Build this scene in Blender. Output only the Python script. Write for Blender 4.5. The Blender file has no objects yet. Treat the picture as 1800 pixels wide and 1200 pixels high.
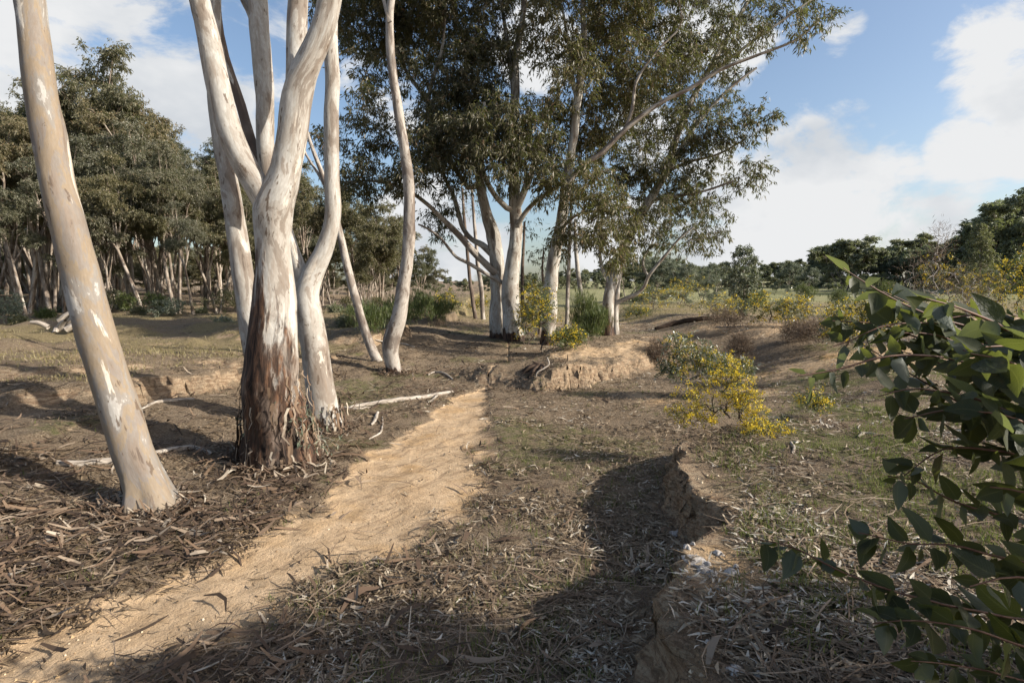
import bpy, math, random
import numpy as np
from mathutils import Vector

S = bpy.context.scene
RNG = np.random.default_rng(7)
random.seed(7)

# ------------------------------------------------------------------ camera, sky, sun, exposure
PITCH = math.radians(5.14)
CAM_H = 1.6
cam_d = bpy.data.cameras.new('camera')
cam_d.lens = 20.0; cam_d.sensor_width = 36.0; cam_d.clip_start = 0.05; cam_d.clip_end = 3000
cam = bpy.data.objects.new('camera', cam_d)
S.collection.objects.link(cam)
cam.location = (0, 0, CAM_H)
cam.rotation_euler = (math.radians(90) - PITCH, 0, 0)
S.camera = cam

SUN_EL = math.radians(28)
SUN_AZ = Vector((0.965, -0.26)).normalized()
SUN_TO = Vector((SUN_AZ.x*math.cos(SUN_EL), SUN_AZ.y*math.cos(SUN_EL), math.sin(SUN_EL)))
sun_d = bpy.data.lights.new('sun', 'SUN')
sun_d.energy = 5.0; sun_d.angle = math.radians(0.55); sun_d.color = (1.0, 0.93, 0.82)
sun = bpy.data.objects.new('sun', sun_d)
S.collection.objects.link(sun)
sun.rotation_euler = (-SUN_TO).to_track_quat('-Z', 'Y').to_euler()
sun.location = (20, -12, 20)

S.view_settings.view_transform = 'Standard'
S.view_settings.look = 'None'
S.view_settings.exposure = 0.70
S.view_settings.gamma = 1.0
S.cycles.max_bounces = 6
S.cycles.transparent_max_bounces = 6
S.cycles.use_denoising = True

def pix_dir(px, py):
    c, s = math.cos(PITCH), math.sin(PITCH)
    xc, zc = (px-900)/1000.0, (600-py)/1000.0
    return Vector((xc, c + s*zc, c*zc - s))

def build_world():
    w = bpy.data.worlds.new('World'); S.world = w; w.use_nodes = True
    nt = w.node_tree; nt.nodes.clear()
    N = lambda t, **k: _node(nt, t, **k)
    out = N('ShaderNodeOutputWorld')
    sky = N('ShaderNodeTexSky'); sky.sky_type = 'NISHITA'; sky.sun_disc = False
    sky.sun_elevation = SUN_EL; sky.sun_rotation = math.atan2(SUN_AZ.x, SUN_AZ.y)
    sky.air_density = 1.0; sky.dust_density = 2.2; sky.ozone_density = 1.5
    bg = N('ShaderNodeBackground'); bg.inputs['Strength'].default_value = 0.115
    nt.links.new(sky.outputs[0], bg.inputs['Color'])
    tc = N('ShaderNodeTexCoord')
    sep = N('ShaderNodeSeparateXYZ'); nt.links.new(tc.outputs['Generated'], sep.inputs[0])
    zz = N('ShaderNodeMath', operation='ADD'); nt.links.new(sep.outputs['Z'], zz.inputs[0]); zz.inputs[1].default_value = 0.22
    zm = N('ShaderNodeMath', operation='MAXIMUM'); nt.links.new(zz.outputs[0], zm.inputs[0]); zm.inputs[1].default_value = 0.06
    div = N('ShaderNodeVectorMath', operation='DIVIDE')
    nt.links.new(tc.outputs['Generated'], div.inputs[0])
    cmb = N('ShaderNodeCombineXYZ')
    for i in range(3): nt.links.new(zm.outputs[0], cmb.inputs[i])
    nt.links.new(cmb.outputs[0], div.inputs[1])
    vm = N('ShaderNodeVectorMath', operation='MULTIPLY'); nt.links.new(tc.outputs['Generated'], vm.inputs[0]); vm.inputs[1].default_value = (1, 1, 1.7)
    no = N('ShaderNodeTexNoise'); no.inputs['Scale'].default_value = 5.2; no.inputs['Detail'].default_value = 11
    no.inputs['Roughness'].default_value = 0.60; no.inputs['Distortion'].default_value = 0.35
    nt.links.new(vm.outputs[0], no.inputs['Vector'])
    # cumulus banks: soft lumps of cloud in given directions, broken up by the noise
    total = None
    banks = [(1400, 330, 9, 1.0), (1290, 390, 9, 1.0), (1500, 390, 9, .95), (1620, 400, 7, .8), (1765, 105, 6, .9), (1690, 270, 4, .7), (1805, 240, 4, .7), (1730, 10, 3, .5), (1450, 250, 5, .6),
             (230, 60, 13, 1.0), (330, 190, 10, 1.0), (130, 200, 8, .8), (420, 60, 8, .7), (760, 440, 11, .9), (670, 170, 6, .75), (940, 90, 5, 1.0), (1250, 60, 6, .9), (1130, 220, 5, .7), (1480, 50, 2.5, .6), (1100, 400, 9, .8),
             (-700, 300, 20, .9), (3300, 250, 16, .9), (900, -1800, 20, .8)]
    for px, py, deg, amp in banks:
        d = pix_dir(px, py).normalized()
        dot = N('ShaderNodeVectorMath', operation='DOT_PRODUCT')
        nt.links.new(tc.outputs['Generated'], dot.inputs[0]); dot.inputs[1].default_value = d
        mr = N('ShaderNodeMapRange'); mr.interpolation_type = 'SMOOTHSTEP'
        mr.inputs['From Min'].default_value = math.cos(math.radians(deg)); mr.inputs['From Max'].default_value = 1.0
        mr.inputs['To Min'].default_value = 0; mr.inputs['To Max'].default_value = amp
        nt.links.new(dot.outputs['Value'], mr.inputs['Value'])
        if total is None: total = mr.outputs[0]
        else:
            a = N('ShaderNodeMath', operation='MAXIMUM'); nt.links.new(total, a.inputs[0]); nt.links.new(mr.outputs[0], a.inputs[1]); total = a.outputs[0]
    k = N('ShaderNodeMath', operation='MULTIPLY_ADD'); nt.links.new(total, k.inputs[0]); k.inputs[1].default_value = 0.29
    nt.links.new(no.outputs[0], k.inputs[2])
    dens = N('ShaderNodeMapRange'); dens.interpolation_type = 'SMOOTHSTEP'
    dens.inputs['From Min'].default_value = 0.60; dens.inputs['From Max'].default_value = 0.735
    nt.links.new(k.outputs[0], dens.inputs['Value'])
    # cloud tone: brighter where thick, greyer bellies
    n2 = N('ShaderNodeTexNoise'); n2.inputs['Scale'].default_value = 5.5; n2.inputs['Detail'].default_value = 9
    nt.links.new(vm.outputs[0], n2.inputs['Vector'])
    cr = N('ShaderNodeValToRGB')
    cr.color_ramp.elements[0].position = 0.33; cr.color_ramp.elements[0].color = (0.70, 0.74, 0.79, 1)
    cr.color_ramp.elements[1].position = 0.52; cr.color_ramp.elements[1].color = (0.93, 0.94, 0.95, 1)
    nt.links.new(n2.outputs[0], cr.inputs[0])
    bg2 = N('ShaderNodeBackground'); bg2.inputs['Strength'].default_value = 0.56
    nt.links.new(cr.outputs[0], bg2.inputs['Color'])
    mx = N('ShaderNodeMixShader')
    nt.links.new(dens.outputs[0], mx.inputs[0]); nt.links.new(bg.outputs[0], mx.inputs[1]); nt.links.new(bg2.outputs[0], mx.inputs[2])
    nt.links.new(mx.outputs[0], out.inputs['Surface'])

def _node(nt, t, **k):
    n = nt.nodes.new(t)
    for a, v in k.items(): setattr(n, a, v)
    return n

build_world()

# ------------------------------------------------------------------ numpy noise
def _hash(ix, iy, iz, seed):
    h = (ix*374761393 + iy*668265263 + iz*2147483647 + seed*974634777) & 0xFFFFFFFF
    h = ((h ^ (h >> 13)) * 1274126177) & 0xFFFFFFFF
    h = ((h ^ (h >> 16)) * 2246822519) & 0xFFFFFFFF
    return ((h ^ (h >> 15)) & 0xFFFF) / 65535.0

def vnoise(x, y, z=None, seed=0):
    x = np.asarray(x, float); y = np.asarray(y, float)
    z = np.zeros_like(x) if z is None else np.asarray(z, float)
    ix, iy, iz = np.floor(x).astype(np.int64), np.floor(y).astype(np.int64), np.floor(z).astype(np.int64)
    fx, fy, fz = x-ix, y-iy, z-iz
    fx = fx*fx*(3-2*fx); fy = fy*fy*(3-2*fy); fz = fz*fz*(3-2*fz)
    r = 0
    for dx in (0, 1):
        for dy in (0, 1):
            for dz in (0, 1):
                wgt = (fx if dx else 1-fx)*(fy if dy else 1-fy)*(fz if dz else 1-fz)
                r = r + wgt*_hash(ix+dx, iy+dy, iz+dz, seed)
    return r*2-1

def fbm(x, y, z=None, oct=4, seed=0, gain=.5):
    a, t, n = 1.0, 0.0, 0.0
    for o in range(oct):
        f = 2.03**o
        t = t + a*vnoise(np.asarray(x)*f, np.asarray(y)*f, None if z is None else np.asarray(z)*f, seed+o*17)
        n += a; a *= gain
    return t/n

def sstep(a, b, x):
    t = np.clip((np.asarray(x, float)-a)/(b-a), 0, 1)
    return t*t*(3-2*t)

# ------------------------------------------------------------------ terrain height and masks
_LY = [-60, 0, 4.8, 6.5, 8, 11, 15, 18, 24, 40, 300]
_LX = [-5.2, -4.7, -4.3, -4.25, -4.0, -3.4, -2.7, -2.3, -2.2, -3, -12]
_RY = [-60, 0, 1.5, 2.0, 2.6, 2.76, 3.0, 3.6, 4.4, 4.9, 5.5, 6.3, 8, 12, 300]
_RX = [1.2, .55, .44, .47, .62, .82, 1.05, 1.06, 1.15, 1.42, 2.0, 2.8, 3.6, 4.2, 6]
PATH_Y = [-8, 1.0, 2.0, 2.6, 3.15, 4.0, 5.4, 7.0, 8.35, 9.3, 11]
PATH_X = [-7.5, -3.0, -2.15, -1.78, -1.42, -.95, -.83, -.72, -.62, -.45, -.1]
PATH_W = [.44, .38, .38, .39, .41, .45, .55, .40, .24, .03, .01]

def path_mask(x, y):
    cx = np.interp(y, PATH_Y, PATH_X); hw = np.interp(y, PATH_Y, PATH_W)
    slope = np.interp(y, [-8, 2, 4, 5.5, 11], [1.2, 1.45, 1.25, 1.0, 1.0])
    d = np.abs(x-cx)/slope
    wob = fbm(x*1.6, y*1.6, seed=31)*.50 + fbm(x*5, y*5, seed=32)*.45
    return 1-sstep(.55, 1.45, d/hw + wob)

_MN = np.array([.20, 9.1]); _MU = np.array([.636, .772]); _MP = np.array([.772, -.636])
def mound_sw(x, y):
    rx, ry = x-_MN[0], y-_MN[1]
    return rx*_MU[0]+ry*_MU[1], rx*_MP[0]+ry*_MP[1]

def height(x, y, fine=True):
    x = np.asarray(x, float); y = np.asarray(y, float)
    wob = fbm(x*.9, y*.9, seed=3)*.55 + fbm(x*3.1, y*3.1, seed=4)*.22
    # left bank
    dl = np.interp(y, _LY, _LX) - x + wob
    h = .06*sstep(-3.2, -1.5, dl) + .20*sstep(-1.7, .1, dl)
    sh = .27*(.15+.85*sstep(-.15, .3, fbm(x*.55+9, y*.75, seed=5)))
    wd = .12 + .5*sstep(.1, .6, fbm(x*.5, y*.5+4, seed=6))
    h = h + sh*sstep(0, wd, dl) + .06*sstep(.3, 4, dl)
    # right bank, cut steep near the camera and gentle further off
    wr = fbm(x*1.6, y*1.6, seed=8)*.10 + fbm(x*5.5, y*5.5, seed=9)*.06
    dr = x - np.interp(y, _RY, _RX) + wr
    wid = np.interp(y, [-60, 4.6, 5.6, 7, 300], [.10, .10, .7, 2.2, 3])
    tt = np.clip(dr/wid, 0, 1)
    h = h + np.interp(y, [-60, 5, 8, 300], [.36, .37, .34, .1])*(tt*tt*(3-2*tt)) + .06*sstep(.2, 3, dr)
    # apron of crumbled soil at the foot of the bank
    h = h + .07*sstep(-.45, 0, dr)*(1-sstep(0, .1, dr))*np.interp(y, [0, 5, 6], [1, 1, 0])
    # mound with the cut face
    s, w = mound_sw(x, y)
    ww = w + fbm(x*2.2, y*2.2, seed=12)*.16 + fbm(x*6, y*6, seed=13)*.08
    front = 1-sstep(.32, .52 + .25*sstep(-.1, .5, fbm(x*1.4, y*1.4, seed=16)) + .05*np.clip(s, 0, 6), ww)
    back = sstep(-2.4, -.75, ww)
    nose = sstep(-.15, .35, s + fbm(x*3, y*3, seed=14)*.15)
    h = h + (.27+.14*fbm(x*1.1, y*1.1, seed=15))*1.15*front*back*nose*(1-sstep(4.4, 7, s))
    # land rises a little behind the mound, then runs out flat to the paddock
    h = h + .27*sstep(10.5, 16, y + .3*x)*(1-sstep(0, 3, dl)*.75)
    far = np.sqrt(x*x+y*y)
    h = h + np.maximum(0, far-35)*.019
    # undulation
    h = h + fbm(x*.16, y*.16, seed=21)*.10*sstep(7, 22, far) + fbm(x*.5, y*.5, seed=22)*.035
    if fine:
        h = h + fbm(x*2.3, y*2.3, seed=23)*.022 + fbm(x*8, y*8, oct=3, seed=24)*.010*(1-sstep(12, 30, far))
    pm = path_mask(x, y)
    h = h - .035*pm
    return h

def hz(x, y):
    return float(height(np.array([x]), np.array([y]))[0])

def at(px, py, Y):
    d = pix_dir(px, py); k = Y/d.y
    return Vector((d.x*k, Y, CAM_H + d.z*k))

def ground_at(px, py):
    d = pix_dir(px, py)
    ys = np.concatenate([np.linspace(.8, 30, 1500), np.linspace(30, 260, 1500)])
    k = ys/d.y
    g = height(d.x*k, ys) - (CAM_H + d.z*k)
    i = int(np.argmax(g > 0)) if (g > 0).any() else len(ys)-1
    return Vector((d.x*k[i], ys[i], float(height(np.array([d.x*k[i]]), np.array([ys[i]]))[0])))

# ------------------------------------------------------------------ object helpers
COL = S.collection
def tag(o, label=None, cat=None, group=None, kind=None):
    if label: o['label'] = label
    if cat: o['category'] = cat
    if group: o['group'] = group
    if kind: o['kind'] = kind
    return o
def empty(name, loc, label=None, cat=None, group=None):
    o = bpy.data.objects.new(name, None); o.location = loc; o.empty_display_size = .2
    COL.objects.link(o)
    return tag(o, label, cat, group)
def mesh_np(name, verts, faces4, mat, attrs=None, smooth=False, tris=None):
    """verts (N,3); faces4 (M,4) ints; tris (K,3) optional; attrs {name: (N,) or (N,3)}"""
    me = bpy.data.meshes.new(name)
    verts = np.ascontiguousarray(verts, dtype=np.float32)
    me.vertices.add(len(verts)); me.vertices.foreach_set('co', verts.ravel())
    faces4 = np.zeros((0, 4), np.int32) if faces4 is None or len(faces4) == 0 else np.asarray(faces4, np.int32)
    tris = np.zeros((0, 3), np.int32) if tris is None or len(tris) == 0 else np.asarray(tris, np.int32)
    nl = faces4.size + tris.size; nf = len(faces4)+len(tris)
    me.loops.add(nl); me.polygons.add(nf)
    me.loops.foreach_set('vertex_index', np.concatenate([faces4.ravel(), tris.ravel()]).astype(np.int32))
    starts = np.concatenate([np.arange(len(faces4))*4, faces4.size + np.arange(len(tris))*3]).astype(np.int32)
    me.polygons.foreach_set('loop_start', starts)
    me.polygons.foreach_set('use_smooth', np.full(nf, smooth))
    me.update(calc_edges=True)
    for k, v in (attrs or {}).items():
        v = np.asarray(v, np.float32)
        if v.ndim == 1:
            a = me.attributes.new(k, 'FLOAT', 'POINT'); a.data.foreach_set('value', v)
        else:
            a = me.attributes.new(k, 'FLOAT_VECTOR', 'POINT'); a.data.foreach_set('vector', v.ravel())
    if mat: me.materials.append(mat)
    return me
def obj(name, me, parent=None, local=False):
    o = bpy.data.objects.new(name, me); COL.objects.link(o)
    if parent is not None:
        o.parent = parent
        if not local:   # mesh given in world coordinates, parent is an unrotated empty
            o.location = -Vector(parent.location)
    return o

# ------------------------------------------------------------------ material helpers
class M:
    def __init__(s, name, rough=.8, spec=.3):
        s.m = bpy.data.materials.new(name); s.m.use_nodes = True
        s.nt = s.m.node_tree; s.b = s.nt.nodes['Principled BSDF']; s.out = s.nt.nodes['Material Output']
        s.b.inputs['Roughness'].default_value = rough; s.b.inputs['Specular IOR Level'].default_value = spec
    def n(s, t, **k): return _node(s.nt, t, **k)
    def l(s, a, b): s.nt.links.new(a, b)
    def attr(s, name): return s.n('ShaderNodeAttribute', attribute_name=name)
    def noise(s, vec=None, scale=5, detail=4, rough=.5, dist=0):
        n = s.n('ShaderNodeTexNoise'); n.inputs['Scale'].default_value = scale; n.inputs['Detail'].default_value = detail
        n.inputs['Roughness'].default_value = rough; n.inputs['Distortion'].default_value = dist
        if vec is not None: s.l(vec, n.inputs['Vector'])
        return n.outputs[0]
    def ramp(s, fac, stops, interp='LINEAR'):
        r = s.n('ShaderNodeValToRGB'); r.color_ramp.interpolation = interp
        e = r.color_ramp.elements
        while len(e) < len(stops): e.new(.5)
        for q, (p, c) in zip(e, stops): q.position = p; q.color = (*c, 1)
        s.l(fac, r.inputs[0]); return r.outputs[0]
    def mix(s, fac, a, b, mode='MIX'):
        x = s.n('ShaderNodeMix', data_type='RGBA', blend_type=mode)
        if isinstance(fac, float): x.inputs[0].default_value = fac
        else: s.l(fac, x.inputs[0])
        for v, i in ((a, 6), (b, 7)):
            if isinstance(v, tuple): x.inputs[i].default_value = (*v, 1)
            else: s.l(v, x.inputs[i])
        return x.outputs[2]
    def rng(s, v, a, b, c=0, d=1, smooth=True):
        r = s.n('ShaderNodeMapRange'); r.interpolation_type = 'SMOOTHSTEP' if smooth else 'LINEAR'
        for i, q in zip((1, 2, 3, 4), (a, b, c, d)): r.inputs[i].default_value = q
        s.l(v, r.inputs[0]); return r.outputs[0]
    def mapping(s, vec, scale, loc=(0, 0, 0)):
        m = s.n('ShaderNodeMapping'); m.inputs['Scale'].default_value = scale; m.inputs['Location'].default_value = loc
        s.l(vec, m.inputs[0]); return m.outputs[0]
    def bump(s, h, strength=.4, dist=.02):
        b = s.n('ShaderNodeBump'); b.inputs['Strength'].default_value = strength; b.inputs['Distance'].default_value = dist
        s.l(h, b.inputs['Height']); s.l(b.outputs[0], s.b.inputs['Normal'])
    def col(s, c):
        if isinstance(c, tuple): s.b.inputs['Base Color'].default_value = (*c, 1)
        else: s.l(c, s.b.inputs['Base Color'])
        return s.m

def bark_material(name, ramp, fleck=(.10, .07, .05), base=(.050, .028, .018), base2=(.150, .078, .042), seed=0.0, fine=1.0, cream=(.56, .515, .445), creamy=.605, scar=(.16, .12, .09), scarry=.62):
    m = M(name, .78, .25)
    co = m.attr('bark_co').outputs['Vector']
    mp = m.mapping(co, (1, 1, .32), (seed, seed*2, seed*3))
    big = m.noise(mp, 5.5*fine, 7, .62, .5)
    edge = m.noise(mp, 16*fine, 4, .6, .3)
    c = m.ramp(big, ramp)
    pat = m.noise(m.mapping(co, (1, 1, .15), (seed+9, 4, seed)), 9*fine, 8, .62, .7)
    c = m.mix(m.rng(pat, creamy, creamy+.028, 0, .85), c, cream)
    sca = m.noise(m.mapping(co, (1, 1, .14), (4, seed+2, 3)), 9.5*fine, 8, .68, .9)
    c = m.mix(m.rng(sca, scarry, scarry+.02, 0, .9), c, scar)
    grain = m.noise(m.mapping(co, (1, 1, .25), (2, seed+2, 8)), 70*fine, 4, .7)
    c = m.mix(m.rng(grain, .42, .62, .22, 0), c, (.12, .095, .075))
    streak = m.noise(m.mapping(co, (1, 1, .07), (seed, 1, 2)), 34*fine, 3, .6)
    c = m.mix(m.rng(streak, .5, .78), c, m.mix(.55, c, (.23, .17, .125)))
    c = m.mix(m.rng(edge, .63, .67, 0, .85), c, fleck)
    spots = m.noise(m.mapping(co, (1, 1, .5), (seed, 5, 7)), 45*fine, 2, .5)
    c = m.mix(m.rng(spots, .72, .8, 0, .8), c, fleck)
    bm = m.attr('rough_bark').outputs['Fac']
    fib = m.noise(m.mapping(co, (1, 1, .12), (3, seed, 2)), 30, 6, .7, .5)
    rag = m.noise(m.mapping(co, (1, 1, .16), (8, seed, 2)), 15, 5, .6, .4)
    ra = m.n('ShaderNodeMath', operation='MULTIPLY_ADD'); m.l(rag, ra.inputs[0]); ra.inputs[1].default_value = 1.5; m.l(bm, ra.inputs[2])
    bm = m.rng(ra.outputs[0], 1.14, 1.36)
    bcol = m.ramp(fib, [(.40, (.014, .009, .007)), (.48, base), (.54, (base[0]*1.5, base[1]*1.5, base[2]*1.5)), (.60, base2), (.65, (.09, .062, .046)), (.72, (.26, .185, .13))])
    grey = m.noise(m.mapping(co, (1, 1, .3), (1, 3, seed)), 9, 4, .6)
    bcol = m.mix(m.rng(grey, .50, .64, 0, .5), bcol, m.ramp(fib, [(.36, (.03, .024, .02)), (.5, (.12, .095, .078)), (.66, (.30, .26, .22))]))
    c = m.mix(bm, c, bcol)
    hb = m.n('ShaderNodeMath', operation='MULTIPLY_ADD'); m.l(bm, hb.inputs[0]); m.l(fib, hb.inputs[1]); 
    hs = m.n('ShaderNodeMath', operation='ADD'); m.l(edge, hs.inputs[0]); m.l(big, hs.inputs[1])
    sc = m.n('ShaderNodeMath', operation='MULTIPLY'); m.l(hs.outputs[0], sc.inputs[0]); sc.inputs[1].default_value = .35
    m.l(sc.outputs[0], hb.inputs[2])
    m.bump(hb.outputs[0], .55, .02)
    return m.col(c)

def leaf_material(name, stops, trans=(.20, .24, .05), tw=.3, rough=.45, spec=.4, vary=False):
    m = M(name, rough, spec)
    r = m.attr('rnd').outputs['Fac']
    c = m.ramp(r, stops)
    if vary:      # every tree of the kind has its own shade of green
        tone = m.ramp(m.n('ShaderNodeObjectInfo').outputs['Random'], [(0, (.55, .62, .58)), (.25, (.95, .92, .70)), (.45, (.72, .80, .80)), (.65, (1.0, 1.0, .95)), (.82, (.70, .70, .55)), (1, (1.0, .93, .75))])
        c = m.mix(1.0, c, tone, 'MULTIPLY')
    m.col(c)
    t = m.n('ShaderNodeBsdfTranslucent')
    tc = m.mix(.65, c, trans)
    m.l(tc, t.inputs['Color'])
    mx = m.n('ShaderNodeMixShader'); mx.inputs[0].default_value = tw
    m.l(m.b.outputs[0], mx.inputs[1]); m.l(t.outputs[0], mx.inputs[2]); m.l(mx.outputs[0], m.out.inputs['Surface'])
    return m.m

WHITE = [(.33, (0.105, 0.079, 0.061)), (.37, (0.205, 0.168, 0.135)), (.44, (0.236, 0.203, 0.170)), (.462, (0.347, 0.317, 0.276)), (.53, (0.372, 0.346, 0.305)), (.55, (0.445, 0.428, 0.391)), (.62, (0.433, 0.413, 0.376)), (.645, (0.285, 0.251, 0.212))]
PALE = [(.33, (0.100, 0.075, 0.059)), (.37, (0.195, 0.160, 0.130)), (.44, (0.224, 0.193, 0.163)), (.462, (0.330, 0.301, 0.265)), (.53, (0.353, 0.329, 0.293)), (.55, (0.423, 0.407, 0.375)), (.62, (0.411, 0.392, 0.361)), (.645, (0.271, 0.238, 0.204))]
TAN = [(.33, (0.099, 0.073, 0.056)), (.36, (0.185, 0.146, 0.114)), (.45, (0.200, 0.176, 0.154)), (.475, (0.228, 0.176, 0.119)), (.54, (0.234, 0.191, 0.145)), (.56, (0.213, 0.194, 0.172)), (.60, (0.219, 0.197, 0.172)), (.612, (0.359, 0.343, 0.318)), (.7, (0.348, 0.331, 0.301))]
GREYB = [(.33, (0.070, 0.052, 0.043)), (.38, (0.139, 0.114, 0.097)), (.47, (0.198, 0.167, 0.142)), (.50, (0.307, 0.273, 0.239)), (.60, (0.402, 0.370, 0.329)), (.66, (0.219, 0.185, 0.157))]
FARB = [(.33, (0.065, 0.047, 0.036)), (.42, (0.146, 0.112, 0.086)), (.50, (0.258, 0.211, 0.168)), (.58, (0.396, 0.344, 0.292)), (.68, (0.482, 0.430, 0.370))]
MAT = {}
MAT['bark_pale'] = bark_material('pale_gum_bark', PALE, seed=1.3)
MAT['bark_white'] = bark_material('white_gum_bark', WHITE, seed=1.3, cream=(.66, .62, .55))
MAT['bark_tan'] = bark_material('tan_gum_bark', TAN, seed=4.1, base=(.09, .05, .03), creamy=.612, scarry=.60)
MAT['bark_grey'] = bark_material('grey_gum_bark', GREYB, seed=7.7, cream=(.44, .40, .35), scarry=.575, scar=(.13, .10, .08))
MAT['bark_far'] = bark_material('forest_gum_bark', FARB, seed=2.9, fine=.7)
MAT['bark_dark'] = bark_material('dark_twig_bark', [(.3, (.045, .032, .025)), (.55, (.11, .08, .062)), (.75, (.22, .175, .14))], seed=9)
MAT['leaf_mid'] = leaf_material('gum_leaf', [(0, (0.032, 0.031, 0.015)), (.4, (0.067, 0.061, 0.030)), (.75, (0.108, 0.095, 0.051)), (.92, (0.167, 0.142, 0.093)), (1, (0.162, 0.088, 0.049))])
MAT['leaf_lit'] = leaf_material('lit_gum_leaf', [(0, (0.055, 0.050, 0.021)), (.5, (0.114, 0.098, 0.043)), (.85, (0.168, 0.140, 0.071)), (1, (0.198, 0.123, 0.057))])  # brighter, yellower copy of the gum leaf, sunlight put into its colour
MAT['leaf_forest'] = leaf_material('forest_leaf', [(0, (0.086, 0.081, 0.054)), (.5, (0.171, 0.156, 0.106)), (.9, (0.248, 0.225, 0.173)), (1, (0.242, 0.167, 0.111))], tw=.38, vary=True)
MAT['leaf_far'] = leaf_material('hazed_far_leaf', [(0, (0.128, 0.139, 0.090)), (.5, (0.225, 0.233, 0.167)), (1, (0.357, 0.349, 0.256))], tw=.35, vary=True)  # leaf colour lightened and greyed in place of distance haze
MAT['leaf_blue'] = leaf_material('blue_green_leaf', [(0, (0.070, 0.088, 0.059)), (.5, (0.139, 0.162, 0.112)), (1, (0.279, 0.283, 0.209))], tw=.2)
MAT['leaf_gloss'] = leaf_material('glossy_shrub_leaf', [(0, (.035, .05, .018)), (.5, (.075, .095, .04)), (.8, (.19, .20, .14)), (1, (.42, .42, .36))], tw=.2, rough=.28, spec=.6)
MAT['leaf_broom'] = leaf_material('broom_leaf', [(0, (0.032, 0.050, 0.013)), (.6, (0.077, 0.104, 0.032)), (1, (0.153, 0.162, 0.063))], tw=.25)
MAT['flower'] = leaf_material('wattle_flower', [(0, (.40, .25, .015)), (.4, (.62, .44, .03)), (.8, (.76, .60, .07)), (1, (.82, .70, .20))], trans=(.8, .62, .05), tw=.3, rough=.9, spec=.1)
MAT['dry_twig'] = leaf_material('dry_twig', [(0, (.09, .06, .042)), (.6, (.19, .14, .10)), (1, (.30, .24, .18))], trans=(.2, .15, .1), tw=.05, rough=.9, spec=.1)
MAT['blade_green'] = leaf_material('grass_blade', [(0, (.070, .098, .022)), (.5, (.125, .150, .042)), (.8, (.20, .195, .075)), (1, (.32, .27, .15))], trans=(.22, .28, .05), tw=.35, rough=.7, spec=.2)
MAT['blade_dry'] = leaf_material('dry_grass_blade', [(0, (.15, .125, .05)), (.5, (.26, .215, .11)), (1, (.40, .34, .21))], tw=.3, rough=.8, spec=.15)
MAT['litter'] = leaf_material('leaf_litter', [(0, (.050, .034, .020)), (.3, (.120, .084, .050)), (.6, (.215, .160, .102)), (.82, (.33, .265, .185)), (.93, (.45, .395, .31)), (1, (.52, .47, .39))], trans=(.2, .15, .08), tw=.06, rough=.6, spec=.3)
MAT['bark_litter'] = leaf_material('bark_litter', [(0, (0.033, 0.024, 0.017)), (.3, (0.090, 0.059, 0.040)), (.55, (0.166, 0.110, 0.070)), (.8, (0.237, 0.186, 0.138)), (1, (0.418, 0.363, 0.285))], trans=(0.190, 0.098, 0.048), tw=.02, rough=.8, spec=.2)

# ------------------------------------------------------------------ ground
def axis(segs):
    v = [segs[0][0]]
    for a, b, s0, s1 in segs:
        x = a
        while x < b - 1e-6:
            t = (x-a)/(b-a); x = min(b, x + s0 + (s1-s0)*t); v.append(x)
    return np.array(v)
gx = axis([(-420, -40, 40, 3), (-40, -8, 2.5, .25), (-8, -3, .14, .035), (-3, .3, .035, .035), (.3, 1.75, .014, .014), (1.75, 3, .02, .035), (3, 8, .035, .2), (8, 40, .25, 2.5), (40, 420, 3, 40)])
gy = axis([(-120, -6, 12, .6), (-6, 1, .5, .05), (1, 6, .028, .035), (6, 13, .035, .07), (13, 30, .1, .5), (30, 80, .6, 3), (80, 520, 4, 30)])
GX, GY = np.meshgrid(gx, gy)
GZ = height(GX, GY)
e = .03
sl = np.hypot(height(GX+e, GY)-height(GX-e, GY), height(GX, GY+e)-height(GX, GY-e))/(2*e)
near = 1-sstep(14, 22, np.hypot(GX, GY))
scarp = sstep(.40, 1.0, sl)*near
# crumbly cut faces: push the steep parts sideways with solid noise
ox = fbm(GX*5, GY*5, GZ*9, oct=4, seed=41)*.09*scarp
oy = fbm(GX*5+50, GY*5, GZ*9, oct=4, seed=42)*.09*scarp
ox = ox + fbm(GX*16, GY*16, GZ*22, oct=3, seed=44)*.065*scarp
oy = oy + fbm(GX*16, GY*16+9, GZ*22, oct=3, seed=45)*.065*scarp
rg = (np.abs(fbm(GX*9, GY*9, GZ*5, oct=3, seed=43)))*.07*scarp
V = np.stack([GX+ox, GY+oy, GZ-rg], -1).reshape(-1, 3)
ny, nx = GX.shape
idx = np.arange(ny*nx).reshape(ny, nx)
F = np.stack([idx[:-1, :-1], idx[:-1, 1:], idx[1:, 1:], idx[1:, :-1]], -1).reshape(-1, 4)
X, Y = GX.ravel(), GY.ravel()
a_sand = path_mask(X, Y)
ms, mw = mound_sw(X, Y)
moundtop = sstep(.6, 2.0, ms)*(1-sstep(.3, .6, mw))*sstep(-.75, -.15, mw)*(1-sstep(4.5, 6.5, ms))
a_sand = np.maximum(a_sand, moundtop*sstep(-.25, .3, fbm(X*.9, Y*.9, seed=51)))
a_sand = np.maximum(a_sand, .8*sstep(.25, .5, fbm(X*.45, Y*.7, seed=52))*sstep(5, 8, Y)*(1-sstep(22, 30, Y))*sstep(.3, .8, X))
a_sand = np.maximum(a_sand, .75*(1-sstep(.12, .42, np.hypot((X-.86)/1.0, (Y-2.42)/1.2))))
lp = sstep(.0, .8, np.interp(Y, _LY, _LX)-X)
a_sand = np.maximum(a_sand, .55*sstep(.30, .5, fbm(X*.6+3, Y*.9, seed=53))*lp*(1-sstep(12, 18, Y)))
ledge_d = X-np.interp(Y, _RY, _RX) + fbm(X*4, Y*4, seed=58)*.14
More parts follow.
